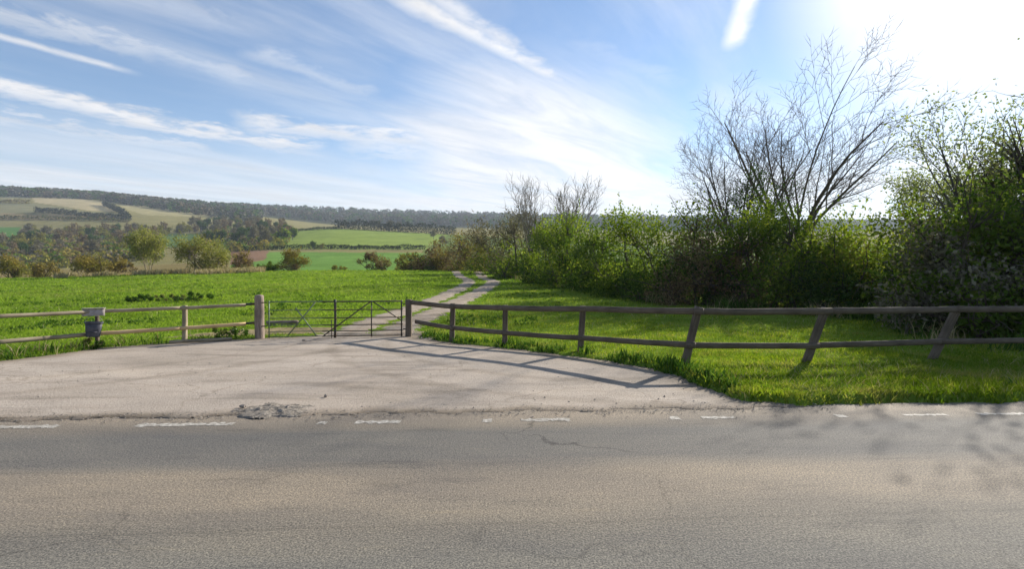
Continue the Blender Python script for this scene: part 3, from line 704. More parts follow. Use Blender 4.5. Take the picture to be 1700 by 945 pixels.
def gpt(x, z, off=0.0):
    """a point of the closed gates' plane by photo column"""
    t = (x - 440) / (671 - 440); p = GA.lerp(GB, t); n = Vector((GB.y - GA.y, GA.x - GB.x, 0)).normalized()
    return (p.x + n.x * off, p.y + n.y * off, z)
BARS = [1.20, .93, .67, .44, .24, .075]
def gate(name, x0, x1, mat, label, stiles, braces, off, rbar, heavy=None):
    g = tag(empty(name, gpt((x0 + x1) / 2, 0, off)), label, 'gate')
    for i, z in enumerate(BARS):
        pole('bar', gpt(x0, z, off), gpt(x1, z, off), rbar * (1.35 if i == 0 else 1), rbar * (1.35 if i == 0 else 1), mat, g, rng, k=8, nseg=5, lump=0, dome=.05)
    for x, r in stiles:
        pole('stile', gpt(x, .04, off + .022), gpt(x, 1.235, off + .022), r, r, mat, g, rng, k=8, nseg=3, lump=0, dome=.1)
    for (xa, za, xb, zb) in braces:
        pole('brace', gpt(xa, za, off - .03), gpt(xb, zb, off - .03), .02, .02, mat, g, rng, k=8, nseg=3, lump=0, dome=.05)
    return g
g1 = gate('field_gate', 441, 549, M['gate_green'], 'thin pale green metal gate leaf next to the round log post', [(443, .02)],
          [(519, 1.18, 474, .12), (486, 1.0, 521, .09)], 0.0, .0125)
g2 = gate('field_gate', 532, 670, M['gate_dark'], 'dark metal gate leaf with crossed braces beside the square timber post', [(616, .02), (668, .024)],
          [(614, 1.19, 534, .09), (618, 1.19, 669, .55)], .055, .017)
o = piece('latch_stile', gpt(554, .03, .10), gpt(554, 1.27, .10), .07, .045, M['gate_dark'], g2, rng, bev=.006)
pole('drop_bolt', gpt(549, .02, .15), gpt(549, .62, .15), .013, .013, M['gate_dark'], g2, rng, k=6, nseg=2, lump=0)

# ------------------------------------------------------------------ bucket and board hung on the left fence
fx, fy = LPT[2]
fdir = (Vector((*LPT[1], 0)) - Vector((*LPT[2], 0))).normalized(); fn = Vector((fdir.y, -fdir.x, 0))
if fn.y > 0: fn = -fn
bd = tag(empty('notice_board', (fx, fy, .98)), 'blank grey board fixed over the top rail above the grey bucket', 'board')
cpos = Vector((fx, fy, 1.03)) + fn * .075
piece('panel', cpos - fdir * .25, cpos + fdir * .25, .022, .20, M['board'], bd, rng, bow=0, bev=.005, roll=-.35)
piece('cap', cpos - fdir * .26 + Vector((0, 0, .112)) - fn * .055, cpos + fdir * .26 + Vector((0, 0, .112)) - fn * .055, .15, .018, M['board'], bd, rng, bow=0, bev=.004)
bk = tag(empty('bucket', tuple(Vector((fx, fy, .36)) + fn * .20)), 'dark grey plastic bucket hanging on the pale fence below a grey board', 'bucket')
def lathe_box(mb, prof, k=20, sq=.55):
    a = np.arange(k) * 2 * np.pi / k
    c, s = np.cos(a), np.sin(a); rr = 1 / (np.abs(c) ** 4 + np.abs(s) ** 4) ** .25
    V = []
    for (r, z) in prof: V.append(np.column_stack([r * rr * c, r * rr * s * .72, np.full(k, z)]))
    n = len(prof); i = np.arange(n - 1)[:, None] * k; j = np.arange(k)[None]; j2 = (j + 1) % k
    mb.add(np.concatenate(V), np.stack([i + j, i + j2, i + k + j2, i + k + j], -1).reshape(-1, 4))
mb = MB(); lathe_box(mb, [(.01, .0), (.145, 0), (.155, .015), (.175, .22), (.19, .40), (.178, .40), (.16, .21), (.14, .03), (.01, .03)])
obj('body', mb.mesh('body', True), M['grey_plastic'], bk).rotation_euler = (0, .06, math.atan2(fdir.y, fdir.x))
mb = MB(); lathe_box(mb, [(.186, .375), (.208, .378), (.21, .41), (.20, .418), (.18, .412), (.178, .40)])
obj('rim', mb.mesh('rim', True), M['grey_plastic'], bk).rotation_euler = (0, .06, math.atan2(fdir.y, fdir.x))
mb = MB(); ang = np.linspace(0, np.pi, 16); tube(mb, np.column_stack([.19 * np.cos(ang), -.05 - .03 * np.sin(ang), .39 + .20 * np.sin(ang)]), .008, 6)
obj('handle', mb.mesh('handle', True), M['gate_green'], bk).rotation_euler = (0, .06, math.atan2(fdir.y, fdir.x))
mb = MB(); tube(mb, np.array([(-.10, -.132, .14), (.10, -.132, .14)]), [.012, .012], 4, True)
obj('hoop', mb.mesh('hoop'), M['grey_plastic'], bk).rotation_euler = (0, .06, math.atan2(fdir.y, fdir.x))

# poles lying about
def lying(name, p0, p1, r, mat, label):
    o = obj(name, round_mesh(name, (Vector(p1) - Vector(p0)).length, r, r * .9, rng, nseg=8), mat); place_x(o, p0, p1); tag(o, label, 'log'); return o
lying('edging_pole', (-8.75, 16.0, .07), (-10.15, 15.15, .09), .05, M['pale_wood'], 'thin pale pole lying on the verge under the left fence')
lying('fallen_log', (-9.4, 19.6, .20), (-8.3, 19.9, .22), .10, M['log_wood'], 'short pale log lying in the grass behind the pale gate leaf')

# ------------------------------------------------------------------ broken tarmac and stones on the apron
def mound():
    rng = np.random.default_rng(8); n = 46
    X, Y = np.meshgrid(np.linspace(-1, 1, n), np.linspace(-1, 1, n))
    r = np.hypot(X, Y * 1.05) + .13 * np.sin(np.arctan2(Y, X) * 5 + 1) + .08 * np.sin(np.arctan2(Y, X) * 9)
    k = np.clip(1 - r, 0, 1)
    Z = .06 * k ** .8 + rng.normal(0, .007, X.shape) * (k > .03) - .04 * (k <= 0)
    V = np.stack([X * .62, Y * .42 - .02, Z], -1).reshape(-1, 3); i = np.arange(n - 1)[:, None] * n + np.arange(n - 1)[None]
    return np_mesh('broken_tarmac', V, [np.stack([i, i + 1, i + n + 1, i + n], -1).reshape(-1, 4)])
mo = obj('broken_tarmac', mound(), M['rubble'], None, (imx(436) * 1.04, 7.83, .012)); tag(mo, 'crumbled dark patch of broken tarmac where apron meets road', 'rubble')
def rock(name, loc, r, seed, mat=M['stone']):
    rg = np.random.default_rng(seed)
    import bmesh
    bm = bmesh.new(); bmesh.ops.create_icosphere(bm, subdivisions=2, radius=1)
    k = rg.uniform(.6, 1.2, 3)
    for v in bm.verts:
        q = 1 + .22 * math.sin(v.co.x * 3 + seed) + .16 * math.sin(v.co.y * 4.3 + seed * 2) + rg.normal(0, .04)
        v.co = Vector((v.co.x * k[0], v.co.y * k[1], v.co.z * k[2] * .6)) * q * r
    me = bpy.data.meshes.new(name); bm.to_mesh(me); bm.free()
    return obj(name, me, mat, None, loc)
for i, (x, y, r, lab) in enumerate([(505, 568, .07, 'dark fist sized stone on the apron in front of the gates'),
                                    (402, 680, .045, 'pale stone at the left foot of the broken tarmac patch'),
                                    (478, 682, .055, 'flat pale stone at the right end of the broken tarmac patch'),
                                    (541, 662, .035, 'small dark stone on the apron right of the broken tarmac')]):
    D = 1785 / (y - HOR); tag(rock('stone', ((x - 850) / F * D, D, .035 + r * .3), r, 30 + i), lab, 'stone')
def grit():
    rg = np.random.default_rng(77); mb = MB(); n = 1500
    X = rg.uniform(-9, 5, n); Y = road_edge(X) - .2 + np.abs(rg.normal(0, .13, n)) * rg.choice([-1, 1], n)
    R = rg.uniform(.005, .018, n)
    o = np.array([(1, 0, 0), (0, 1, 0), (-1, 0, 0), (0, -1, 0), (0, 0, .8)], float)
    V = np.stack([X, Y, np.full(n, .012)], 1)[:, None] + o[None] * R[:, None, None] * rg.uniform(.6, 1.3, (n, 5, 1)); V[:, :, 2] += .015 * (Y > road_edge(X) - .15)[:, None]
    b = np.arange(n)[:, None] * 5
    mb.add(V.reshape(-1, 3), np.concatenate([b + np.array(t)[None] for t in ((0, 1, 4), (1, 2, 4), (2, 3, 4), (3, 0, 4))]))
    tag(obj('loose_grit', mb.mesh('loose_grit'), M['stone']), 'loose grit along the worn edge of the road', 'grit', kind='stuff')
grit()
def gravel():
    rg = np.random.default_rng(78); mb = MB(); n = 5200
    X = rg.uniform(-15, 4, n); Y = rg.uniform(7.6, 17.2, n); d = sdist(X, Y, APRON)
    k = (d < 0) & (Y > road_edge(X)) & (rg.uniform(0, 1, n) < np.exp(d / .55) + .10); X, Y = X[k], Y[k]; n = len(X); R = rg.uniform(.006, .024, n)
    o = np.array([(1, 0, 0), (0, 1, 0), (-1, 0, 0), (0, -1, 0), (0, 0, .8)], float)
    V = np.stack([X, Y, np.full(n, .018)], 1)[:, None] + o[None] * R[:, None, None] * rg.uniform(.6, 1.3, (n, 5, 1)); b = np.arange(n)[:, None] * 5
    mb.add(V.reshape(-1, 3), np.concatenate([b + np.array(t)[None] for t in ((0, 1, 4), (1, 2, 4), (2, 3, 4), (3, 0, 4))]))
    tag(obj('loose_gravel', mb.mesh('loose_gravel'), M['stone']), 'loose gravel scattered over the apron, thickest towards the grass', 'gravel', kind='stuff')
gravel()

# ------------------------------------------------------------------ grass
def blades(X, Y, H, Wd, rng, lean=.35):
    n = len(X); Z = height(X, Y) - .01
    th = rng.uniform(0, 2 * np.pi, n); a = np.column_stack([np.cos(th), np.sin(th), np.zeros(n)])
    l = rng.normal(0, lean, (n, 2)) * H[:, None]
    B = np.column_stack([X, Y, Z])
    tip = B + np.column_stack([l[:, 0], l[:, 1], H]); mid = B + np.column_stack([l[:, 0] * .35, l[:, 1] * .35, H * .55])
    V = np.stack([B - a * Wd[:, None] * .4, B + a * Wd[:, None] * .4, mid + a * Wd[:, None] * .5, tip, mid - a * Wd[:, None] * .5], 1).reshape(-1, 3)
    b = np.arange(n)[:, None] * 5
    return V, np.concatenate([b + np.array([[0, 1, 2, 4]])]), np.concatenate([b + np.array([[4, 2, 3]])])
def grass_obj(name, X, Y, H, Wd, mat, rng, label, lean=.35):
    V, q, t = blades(X, Y, H, Wd, rng, lean); mb = MB(); mb.add(V, q, t)
    return tag(obj(name, mb.mesh(name), mat), label, 'grass', kind='stuff')
def sample(n, d0, d1, s0, s1, rng, pw=1.0):
    u = rng.uniform(0, 1, n); k = 1.0 * pw
    D = 1 / (1 / d0 ** k + u * (1 / d1 ** k - 1 / d0 ** k)) ** (1 / k)
    s = rng.uniform(s0, s1, n); return s * D, D
def vnoise(X, Y, sc, seed):
    rg = np.random.default_rng(seed); G = rg.uniform(0, 1, (64, 64)); x, y = X / sc, Y / sc
    i, j = np.floor(x).astype(int), np.floor(y).astype(int); a, b = x - i, y - j; a = a * a * (3 - 2 * a); b = b * b * (3 - 2 * b)
    g = lambda p, q: G[p % 64, q % 64]
    return (g(i, j) * (1 - a) + g(i + 1, j) * a) * (1 - b) + (g(i, j + 1) * (1 - a) + g(i + 1, j + 1) * a) * b
BARE = np.array([(-11.2, 16.2), (-8.4, 17.0), (-6.4, 17.6), (-6.6, 19.2), (-8.6, 19.2), (-10.6, 17.6)])
rng = np.random.default_rng(21)
X, Y = sample(380000, 7.7, 90, -1.25, 1.25, rng, .55)
pv = paved(X, Y) + wig(X, Y); rd = rutdist(X, Y)
cl = vnoise(X, Y, 1.3, 3) * .6 + vnoise(X, Y, .45, 4) * .4
right = (X > -3.3 + (Y - 17) * .12)
keep = (pv > .03) & (rd > .28 + .62 * vnoise(X, Y, .6, 9)) & (sdist(X, Y, BARE) + .5 * vnoise(X, Y, .4, 17) - .25 > 0) & (rng.uniform(0, 1, len(X)) < .45 + .9 * cl)
mid_strip = (rd < 1.25) & (Y < 60)
H = (.05 + .11 * cl ** 2) * rng.uniform(.6, 1.35, len(X)); H = np.where(right, H * .85, H); H = np.where(mid_strip, H * .55, H)
Wd = np.maximum(.012, Y * .00085) * rng.uniform(.7, 1.4, len(X))
m = keep & ~right; grass_obj('meadow_grass', X[m], Y[m], H[m] * (1 + Y[m] * .008), Wd[m] * 1.3, M['grass'], rng, 'lush green meadow grass left of and beyond the gates', .75)
m = keep & right; grass_obj('verge_grass', X[m], Y[m], H[m], Wd[m], M['verge_grass'], rng, 'bright short grass behind and below the right fence', .45)
X2, Y2 = sample(5200, 17.5, 85, -1.2, .1, rng, .8); k = (paved(X2, Y2) > .3) & (rutdist(X2, Y2) > 1.2) & (vnoise(X2, Y2, 3.0, 91) > .60) & (rng.uniform(0, 1, len(X2)) < .5); X2, Y2 = X2[k], Y2[k]
X2 = np.repeat(X2, 7) + rng.normal(0, .10, len(X2) * 7); Y2 = np.repeat(Y2, 7) + rng.normal(0, .10, len(Y2) * 7)
grass_obj('meadow_weeds', X2, Y2, rng.uniform(.07, .17, len(X2)), rng.uniform(.04, .08, len(X2)), M['weed'], rng, 'dark broad leaved weeds dotted through the left meadow', .6)
# taller fringe at the edge of the paving
def fringe(n, pred, hh, mat, name, label, lean=.35, w=.02, spread=.32):
    out = []
    x = rng.uniform(-17, 16, n * 6); y = rng.uniform(7.2, 17.4, n * 6); d = paved(x, y) + wig(x, y)
    k = (d > -.03) & (d < spread) & pred(x, y) & (np.abs(x) < y * 1.2) & (vnoise(x, y, .7, 31) > .25)
    x, y, d = x[k][:n], y[k][:n], d[k][:n]
    grass_obj(name, x, y, hh * rng.uniform(.4, 1.3, len(x)) * (.5 + vnoise(x, y, .6, 12)), w * rng.uniform(.6, 1.5, len(x)), mat, rng, label, lean)
fringe(16000, lambda x, y: (x > -3) & (y > 8.9), .17, M['weed'], 'fringe_weeds', 'dark lush weeds along the apron under the right fence', .4, .03, .55)
fringe(9000, lambda x, y: (x > 3) & (y < 9.6), .12, M['verge_grass'], 'road_edge_grass', 'grass spilling over the edge of the road at right', .6, .02, .4)
fringe(7000, lambda x, y: (x < -8.3), .20, M['weed'], 'fringe_weeds', 'green weeds along the apron under the left fence', .35, .025, .6)
fringe(3500, lambda x, y: (x < -8.6), .26, M['dry'], 'dry_stalks', 'dry straw coloured stalks under the left fence', .45, .012, .7)
X3, Y3 = sample(16000, 8.2, 60, -1.2, 1.2, rng, .7); k = (paved(X3, Y3) > .05) & (rutdist(X3, Y3) > .8) & (vnoise(X3, Y3, 1.1, 95) > .52); X3, Y3 = X3[k], Y3[k]
grass_obj('straw', X3, Y3, rng.uniform(.05, .22, len(X3)), np.maximum(.006, Y3 * .0005) * rng.uniform(.7, 1.4, len(X3)), M['dry'], rng, 'dead straw stalks mixed into the green grass', .8)
# dry reeds along the far edge of the meadow
n = 16000; px = rng.uniform(90, 440, n); D = rng.uniform(74, 92, n) ; X = (px - 850) / F * D
k = (vnoise(X, D, 5, 8) > .42); X, D = X[k], D[k]
grass_obj('dry_reeds', X, D, rng.uniform(.3, .95, len(X)), rng.uniform(.06, .12, len(X)), M['dry'], rng, 'band of dry straw coloured reeds along the far edge of the meadow', .25)

# ------------------------------------------------------------------ plants
def grow(rng, p, d, L, r, lvl, P, out, tips):
    n = P['segs'][lvl]; pts = [p]; rad = [r]; dirs = [d]; tip = P.get('tip', .35)
    for i in range(n):
        d = norm(d + rng.normal(0, P['wander'][lvl], 3) + np.array(P['pull'][lvl]) / n)
        p = p + d * L / n; pts.append(p); dirs.append(d); rad.append(r * (1 - (1 - tip) * (i + 1) / n))
    out.append((lvl, np.array(pts), np.array(rad)))
    if lvl == len(P['kids']):
        tips.append((p, d)); 
        tips.append((pts[len(pts) // 2], d)); return
    m = P['kids'][lvl]; m = int(rng.integers(max(1, m - 1), m + 2)); az = rng.uniform(0, 6.28)
    for q in range(m):
        t = P['t0'][lvl] + (1 - P['t0'][lvl]) * (q + rng.uniform(.2, .8)) / m; f = t * n; i = min(int(f), n - 1); a = f - i
        pp = pts[i] * (1 - a) + pts[i + 1] * a; dd = dirs[i + 1]; az += 2.4 + rng.normal(0, .4)
        u = norm(np.cross(dd, [0.3, .1, 1.0] if abs(dd[2]) < .9 else [1.0, 0, 0])); v = np.cross(dd, u)
        ang = math.radians(P['ang'][lvl] * rng.uniform(.7, 1.3))
        cd = dd * math.cos(ang) + (u * math.cos(az) + v * math.sin(az)) * math.sin(ang)
        rr = (rad[i] * (1 - a) + rad[i + 1] * a) * P['rr'][lvl] * rng.uniform(.8, 1.1)
        grow(rng, pp, norm(cd), L * P['ratio'][lvl] * rng.uniform(.75, 1.2) * (1.15 - .45 * t), max(rr, P.get('rmin', .008)), lvl + 1, P, out, tips)
def branch_meshes(out, split=1):
    tr, br = MB(), MB(); sides = (9, 6, 4, 3, 3, 3)
    for lvl, pts, rad in out:
        tube(tr if lvl < split else br, pts, rad, sides[min(lvl, 5)])
    return tr, br
def bare_tree(name, loc, height_, seed, label, P, mat='bark', stems=1, spread=.3, buds=None, lean=(0, 0, 0), group=None, cat='tree'):
    rg = np.random.default_rng(seed); root = tag(empty(name, loc), label, cat, group); out, tips = [], []
    for k in range(stems):
        az = rg.uniform(0, 6.28) if stems == 1 else k * 6.28 / stems + rg.uniform(-.5, .5)
        d = norm(np.array([math.cos(az) * spread, math.sin(az) * spread, 1.0]) + np.array(lean))
        grow(rg, np.array([.12 * math.cos(az) * (stems > 1), .12 * math.sin(az) * (stems > 1), -.15]), d, height_ * P['trunk'] * rg.uniform(.85, 1.1), height_ * P['girth'] / math.sqrt(stems), 0, P, out, tips)
    tr, br = branch_meshes(out)
    top = max(x[1][:, 2].max() for x in out); sc = height_ / top
    for x in (tr, br): x.v = [v * sc for v in x.v]
    obj('trunk', tr.mesh('trunk', True), M[mat], root)
    obj('branches', br.mesh('branches', True), M[mat], root)
    if buds:
        mt, npt, sz, sp = buds; T = np.array([t[0] for t in tips]) * sc
        Q = np.repeat(T, npt, 0) + rg.normal(0, sp, (len(T) * npt, 3)); mb = MB()
        leaves(mb, Q, sz * rg.uniform(.6, 1.3, len(Q)), sz * .55, rg); obj('crown', mb.mesh('crown'), M[mt], root)
    return root
def crown_points(rg, w, h, d, nl, npts, base=.0, fill=.45, skirt=0.0, sprig=.12):
    """uneven clumps filling a crown w wide, d deep, from base*h up to h"""
    C, R = [], []
    for k in range(nl):
        while True:
            q = rg.uniform(-1, 1, 3)
            if q @ q < 1: break
        q = q / max(np.linalg.norm(q), 1e-6) * (rg.uniform(.25, 1) ** .6)
        if k < nl * skirt: q = np.array([rg.uniform(-1.1, 1.1), rg.uniform(-1.1, 1.1), rg.uniform(-1.1, -.35)])
        C.append([q[0] * w * .40, q[1] * d * .40, base * h + (q[2] * .5 + .5) * h * (1 - base) * .86 + .05 * h]); R.append(rg.uniform(.10, .27) * min(w, h, d * 1.3))
    C, R = np.array(C), np.array(R)
    idx = rg.choice(nl, npts, p=R ** 2 / (R ** 2).sum()); v = rg.normal(size=(npts, 3)); v /= np.linalg.norm(v, axis=1, keepdims=True)
    r = rg.uniform(0, 1, npts) ** fill
    P = C[idx] + v * (R[idx] * r * rg.uniform(.75, 1.2, npts))[:, None]
    if sprig:
        ns = int(npts * sprig / 14); b = rg.choice(npts, ns); dv = P[b] - np.array([0, 0, h * .4]); dv /= np.linalg.norm(dv, axis=1, keepdims=True) + 1e-6; dv[:, 2] += .45
        t = rg.uniform(0, 1, (ns, 14, 1)); P2 = (P[b][:, None] + dv[:, None] * t * (h * .13) * rg.uniform(.4, 1.3, (ns, 1, 1)) + rg.normal(0, .03 * h / 6, (ns, 14, 3))).reshape(-1, 3)
        P = np.concatenate([P, P2])
    P[:, 2] = np.maximum(P[:, 2], .03); return P, C, R
def bush(name, loc, w, h, seed, label, mats, nleaf=5000, leaf=.13, base=0.0, d=None, stems=10, nl=26, fill=.45, group=None, cat='bush', bark='bark', asp=.62, sprig=.14, rot=0.0, skirt=0.0):
    rg = np.random.default_rng(seed); root = tag(empty(name, loc, rot), label, cat, group); d = d or w * .85
    P, C, R = crown_points(rg, w, h, d, nl, nleaf, base, fill, skirt=skirt, sprig=sprig)
    tr = MB()
    for k in range(stems):
        tgt = C[rg.integers(len(C))]; b = np.array([rg.normal(0, .08 * w), rg.normal(0, .08 * d), -.1]); m = b * .4 + tgt * .5 + rg.normal(0, .06 * w, 3); m[2] = tgt[2] * .55
        tube(tr, spline([b, m, tgt], 4), np.linspace(.018 * h, .004 * h, 9), 5)
        for q in range(8):
            t2 = tgt + rg.normal(0, .22, 3) * np.array([w, d, h]) * .6; t2[2] = max(t2[2], .3); s0 = m * .4 + tgt * .6
            tube(tr, spline([s0, (s0 + t2) / 2 + rg.normal(0, .04 * w, 3), t2], 3), np.linspace(.007 * h, .002 * h, 7), 3)
    obj('stems', tr.mesh('stems', True), M[bark], root)
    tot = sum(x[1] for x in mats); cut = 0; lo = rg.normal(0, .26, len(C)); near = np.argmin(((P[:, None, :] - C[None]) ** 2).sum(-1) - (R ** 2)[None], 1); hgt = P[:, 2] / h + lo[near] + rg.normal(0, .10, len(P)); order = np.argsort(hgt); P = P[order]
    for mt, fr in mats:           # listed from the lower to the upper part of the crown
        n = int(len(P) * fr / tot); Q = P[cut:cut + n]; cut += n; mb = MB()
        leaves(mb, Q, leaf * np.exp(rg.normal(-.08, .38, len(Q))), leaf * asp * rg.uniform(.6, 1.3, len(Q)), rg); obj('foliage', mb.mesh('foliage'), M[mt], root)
    return root

BIG = dict(kids=[9, 8, 6, 5], segs=[6, 6, 5, 4, 3], wander=[.04, .05, .07, .10, .13], pull=[(0, 0, .0), (0, 0, .30), (.0, 0, .35), (0, 0, .3), (0, 0, .2)],
           ang=[34, 36, 38, 40], t0=[.30, .22, .2, .15], ratio=[.80, .52, .50, .52], rr=[.62, .6, .6, .6], trunk=.50, girth=.0125, tip=.30, rmin=.010)
def variant(P, **kw): q = dict(P); q.update(kw); return q

# the two big leafless trees and others rising over the hedge
FAN = variant(BIG, kids=[11, 8, 7, 5], trunk=.26, girth=.021, t0=[.45, .22, .18, .15], ratio=[2.25, .46, .50, .52], rr=[.6, .55, .62, .65], ang=[30, 34, 36, 40], tip=.25, segs=[5, 8, 5, 4, 3])
x, y, z = at(1312, 38); bare_tree('bare_tree', (x, y, z), 18.3, 3, 'tallest leafless tree with branches fanned to the right, above the right hedge', variant(FAN, pull=[(0, 0, 0), (.40, 0, .16), (.22, 0, .22), (.15, 0, .2), (.1, 0, .2)]), 'bark_warm', 1, .02, None, (.10, 0, 0))
x, y, z = at(1222, 38); bare_tree('bare_tree', (x, y, z), 15.2, 14, 'leafless tree with rounded crown left of the tallest one', variant(FAN, kids=[10, 8, 6, 5], pull=[(0, 0, 0), (-.02, 0, .28), (0, 0, .28), (0, 0, .2), (0, 0, .2)]), 'bark_warm', 1, .03, None, (-.02, 0, 0))
x, y, z = at(1262, 33); bare_tree('ivy_tree', (x, y, z), 8.6, 15, 'ivy clad thin tree between the two big leafless trees', variant(BIG, kids=[7, 6, 5]), 'bark', 1, .08, ('leaf_dark', 4, .16, .22))
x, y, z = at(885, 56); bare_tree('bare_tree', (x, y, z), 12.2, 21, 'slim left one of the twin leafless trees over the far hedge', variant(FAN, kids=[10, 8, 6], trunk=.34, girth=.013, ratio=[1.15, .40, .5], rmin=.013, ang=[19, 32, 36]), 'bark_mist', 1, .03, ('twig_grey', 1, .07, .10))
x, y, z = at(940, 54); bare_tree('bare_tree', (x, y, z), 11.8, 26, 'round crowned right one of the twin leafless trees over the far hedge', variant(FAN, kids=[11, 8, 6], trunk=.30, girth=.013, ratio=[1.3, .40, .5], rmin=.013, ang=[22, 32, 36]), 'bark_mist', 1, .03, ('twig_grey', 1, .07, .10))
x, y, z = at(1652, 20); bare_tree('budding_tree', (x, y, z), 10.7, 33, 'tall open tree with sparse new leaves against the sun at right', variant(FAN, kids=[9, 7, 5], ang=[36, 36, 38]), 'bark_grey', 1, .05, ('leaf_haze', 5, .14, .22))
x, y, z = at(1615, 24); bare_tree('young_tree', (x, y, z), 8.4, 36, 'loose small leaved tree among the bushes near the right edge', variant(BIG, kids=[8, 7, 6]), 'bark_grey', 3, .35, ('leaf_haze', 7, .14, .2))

# the right hedge, bush by bush: photo column, depth, width and height in metres
HG = [  # leaf kinds by height; dark feet and bright tops also paint the backlight
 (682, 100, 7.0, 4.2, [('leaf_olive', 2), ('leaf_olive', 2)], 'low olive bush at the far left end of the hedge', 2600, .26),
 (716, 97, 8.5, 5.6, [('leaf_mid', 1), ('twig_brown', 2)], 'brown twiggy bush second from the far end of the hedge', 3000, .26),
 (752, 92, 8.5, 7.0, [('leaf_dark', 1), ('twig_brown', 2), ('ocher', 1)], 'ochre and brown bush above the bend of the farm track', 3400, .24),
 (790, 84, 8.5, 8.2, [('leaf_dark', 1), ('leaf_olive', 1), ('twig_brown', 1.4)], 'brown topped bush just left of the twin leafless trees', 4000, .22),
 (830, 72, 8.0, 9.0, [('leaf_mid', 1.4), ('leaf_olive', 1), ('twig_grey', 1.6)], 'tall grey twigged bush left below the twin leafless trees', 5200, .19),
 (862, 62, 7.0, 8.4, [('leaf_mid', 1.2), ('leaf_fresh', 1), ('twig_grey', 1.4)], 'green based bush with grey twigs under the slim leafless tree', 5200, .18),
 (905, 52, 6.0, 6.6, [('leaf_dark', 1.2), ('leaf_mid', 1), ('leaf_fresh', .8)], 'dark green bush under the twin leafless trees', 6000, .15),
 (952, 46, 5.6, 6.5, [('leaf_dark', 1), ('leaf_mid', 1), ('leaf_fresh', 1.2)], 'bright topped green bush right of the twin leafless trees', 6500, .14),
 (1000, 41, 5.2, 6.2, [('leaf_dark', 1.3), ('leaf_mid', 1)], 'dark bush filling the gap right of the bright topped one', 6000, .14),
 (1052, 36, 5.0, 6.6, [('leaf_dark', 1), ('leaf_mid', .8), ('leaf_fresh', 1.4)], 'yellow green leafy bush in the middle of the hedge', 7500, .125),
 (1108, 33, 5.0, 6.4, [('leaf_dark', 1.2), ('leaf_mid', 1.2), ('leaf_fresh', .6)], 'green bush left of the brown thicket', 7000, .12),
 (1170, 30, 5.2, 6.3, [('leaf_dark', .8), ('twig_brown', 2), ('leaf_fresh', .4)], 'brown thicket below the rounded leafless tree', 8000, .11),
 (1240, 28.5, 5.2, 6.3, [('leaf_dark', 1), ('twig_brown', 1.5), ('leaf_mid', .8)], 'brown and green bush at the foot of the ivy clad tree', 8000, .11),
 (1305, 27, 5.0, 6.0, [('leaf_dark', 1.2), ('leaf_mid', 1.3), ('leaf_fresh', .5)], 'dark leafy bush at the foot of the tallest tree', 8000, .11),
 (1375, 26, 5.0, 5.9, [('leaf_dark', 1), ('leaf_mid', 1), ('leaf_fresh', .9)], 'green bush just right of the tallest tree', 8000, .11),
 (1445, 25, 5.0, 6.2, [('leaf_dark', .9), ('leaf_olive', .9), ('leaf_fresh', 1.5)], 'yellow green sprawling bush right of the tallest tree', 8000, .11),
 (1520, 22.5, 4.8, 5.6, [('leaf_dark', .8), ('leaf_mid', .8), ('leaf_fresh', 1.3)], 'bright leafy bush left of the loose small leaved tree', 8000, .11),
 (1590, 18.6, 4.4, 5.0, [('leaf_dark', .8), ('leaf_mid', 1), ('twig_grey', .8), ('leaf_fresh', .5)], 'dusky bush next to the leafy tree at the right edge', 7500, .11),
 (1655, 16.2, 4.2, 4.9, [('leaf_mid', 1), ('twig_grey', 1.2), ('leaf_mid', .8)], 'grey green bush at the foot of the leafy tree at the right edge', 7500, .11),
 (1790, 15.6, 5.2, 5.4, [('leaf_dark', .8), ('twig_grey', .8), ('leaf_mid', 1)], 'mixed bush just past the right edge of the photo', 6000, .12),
]
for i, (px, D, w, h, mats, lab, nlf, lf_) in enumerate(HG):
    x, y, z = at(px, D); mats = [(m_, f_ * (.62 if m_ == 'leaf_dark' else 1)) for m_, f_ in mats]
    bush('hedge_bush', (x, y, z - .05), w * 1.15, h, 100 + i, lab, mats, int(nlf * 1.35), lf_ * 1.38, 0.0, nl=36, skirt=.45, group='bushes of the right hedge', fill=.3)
hp = np.array([at(h_[0], h_[1] - h_[2] * .42)[:2] for h_ in HG if h_[1] < 75]); u = rng.uniform(0, len(hp) - 1, 9000); hx = np.interp(u, range(len(hp)), hp[:, 0]) + rng.normal(0, .7, 9000); hy = np.interp(u, range(len(hp)), hp[:, 1]) + rng.normal(0, .7, 9000)
k = vnoise(hx, hy, 1.6, 61) > .45; grass_obj('hedge_foot_growth', hx[k], hy[k], rng.uniform(.15, .75, k.sum()), rng.uniform(.02, .05, k.sum()), M['weed'], rng, 'rough growth along the foot of the right hedge', .35)
k = vnoise(hx, hy, 1.3, 62) > .66; grass_obj('hedge_foot_straw', hx[k], hy[k], rng.uniform(.2, .8, k.sum()), rng.uniform(.015, .03, k.sum()), M['dry'], rng, 'dead straw stalks along the foot of the right hedge', .4)
def leafy_tree(name, loc, w, h, seed, label, mats, base, nleaf, leaf, **kw):
    return bush(name, loc, w, h, seed, label, mats, nleaf, leaf, base, cat='tree', **kw)
x, y, z = at(1716, 18.5); leafy_tree('leafy_tree', (x, y, z), 4.6, 7.4, 61, 'leafy tree cut by the right edge of the photo', [('leaf_mid', 1), ('twig_grey', .6), ('leaf_haze', 1.3)], .3, 2600, .14, nl=30, stems=12, sprig=.4)

x, y, z = at(1900, 17); leafy_tree('leafy_tree', (x, y, z), 6.5, 10.5, 64, 'tall leafy tree well past the right edge of the photo', [('leaf_dark', 1), ('leaf_mid', 1.4), ('leaf_fresh', .8)], .12, 9000, .13, nl=34, stems=9)
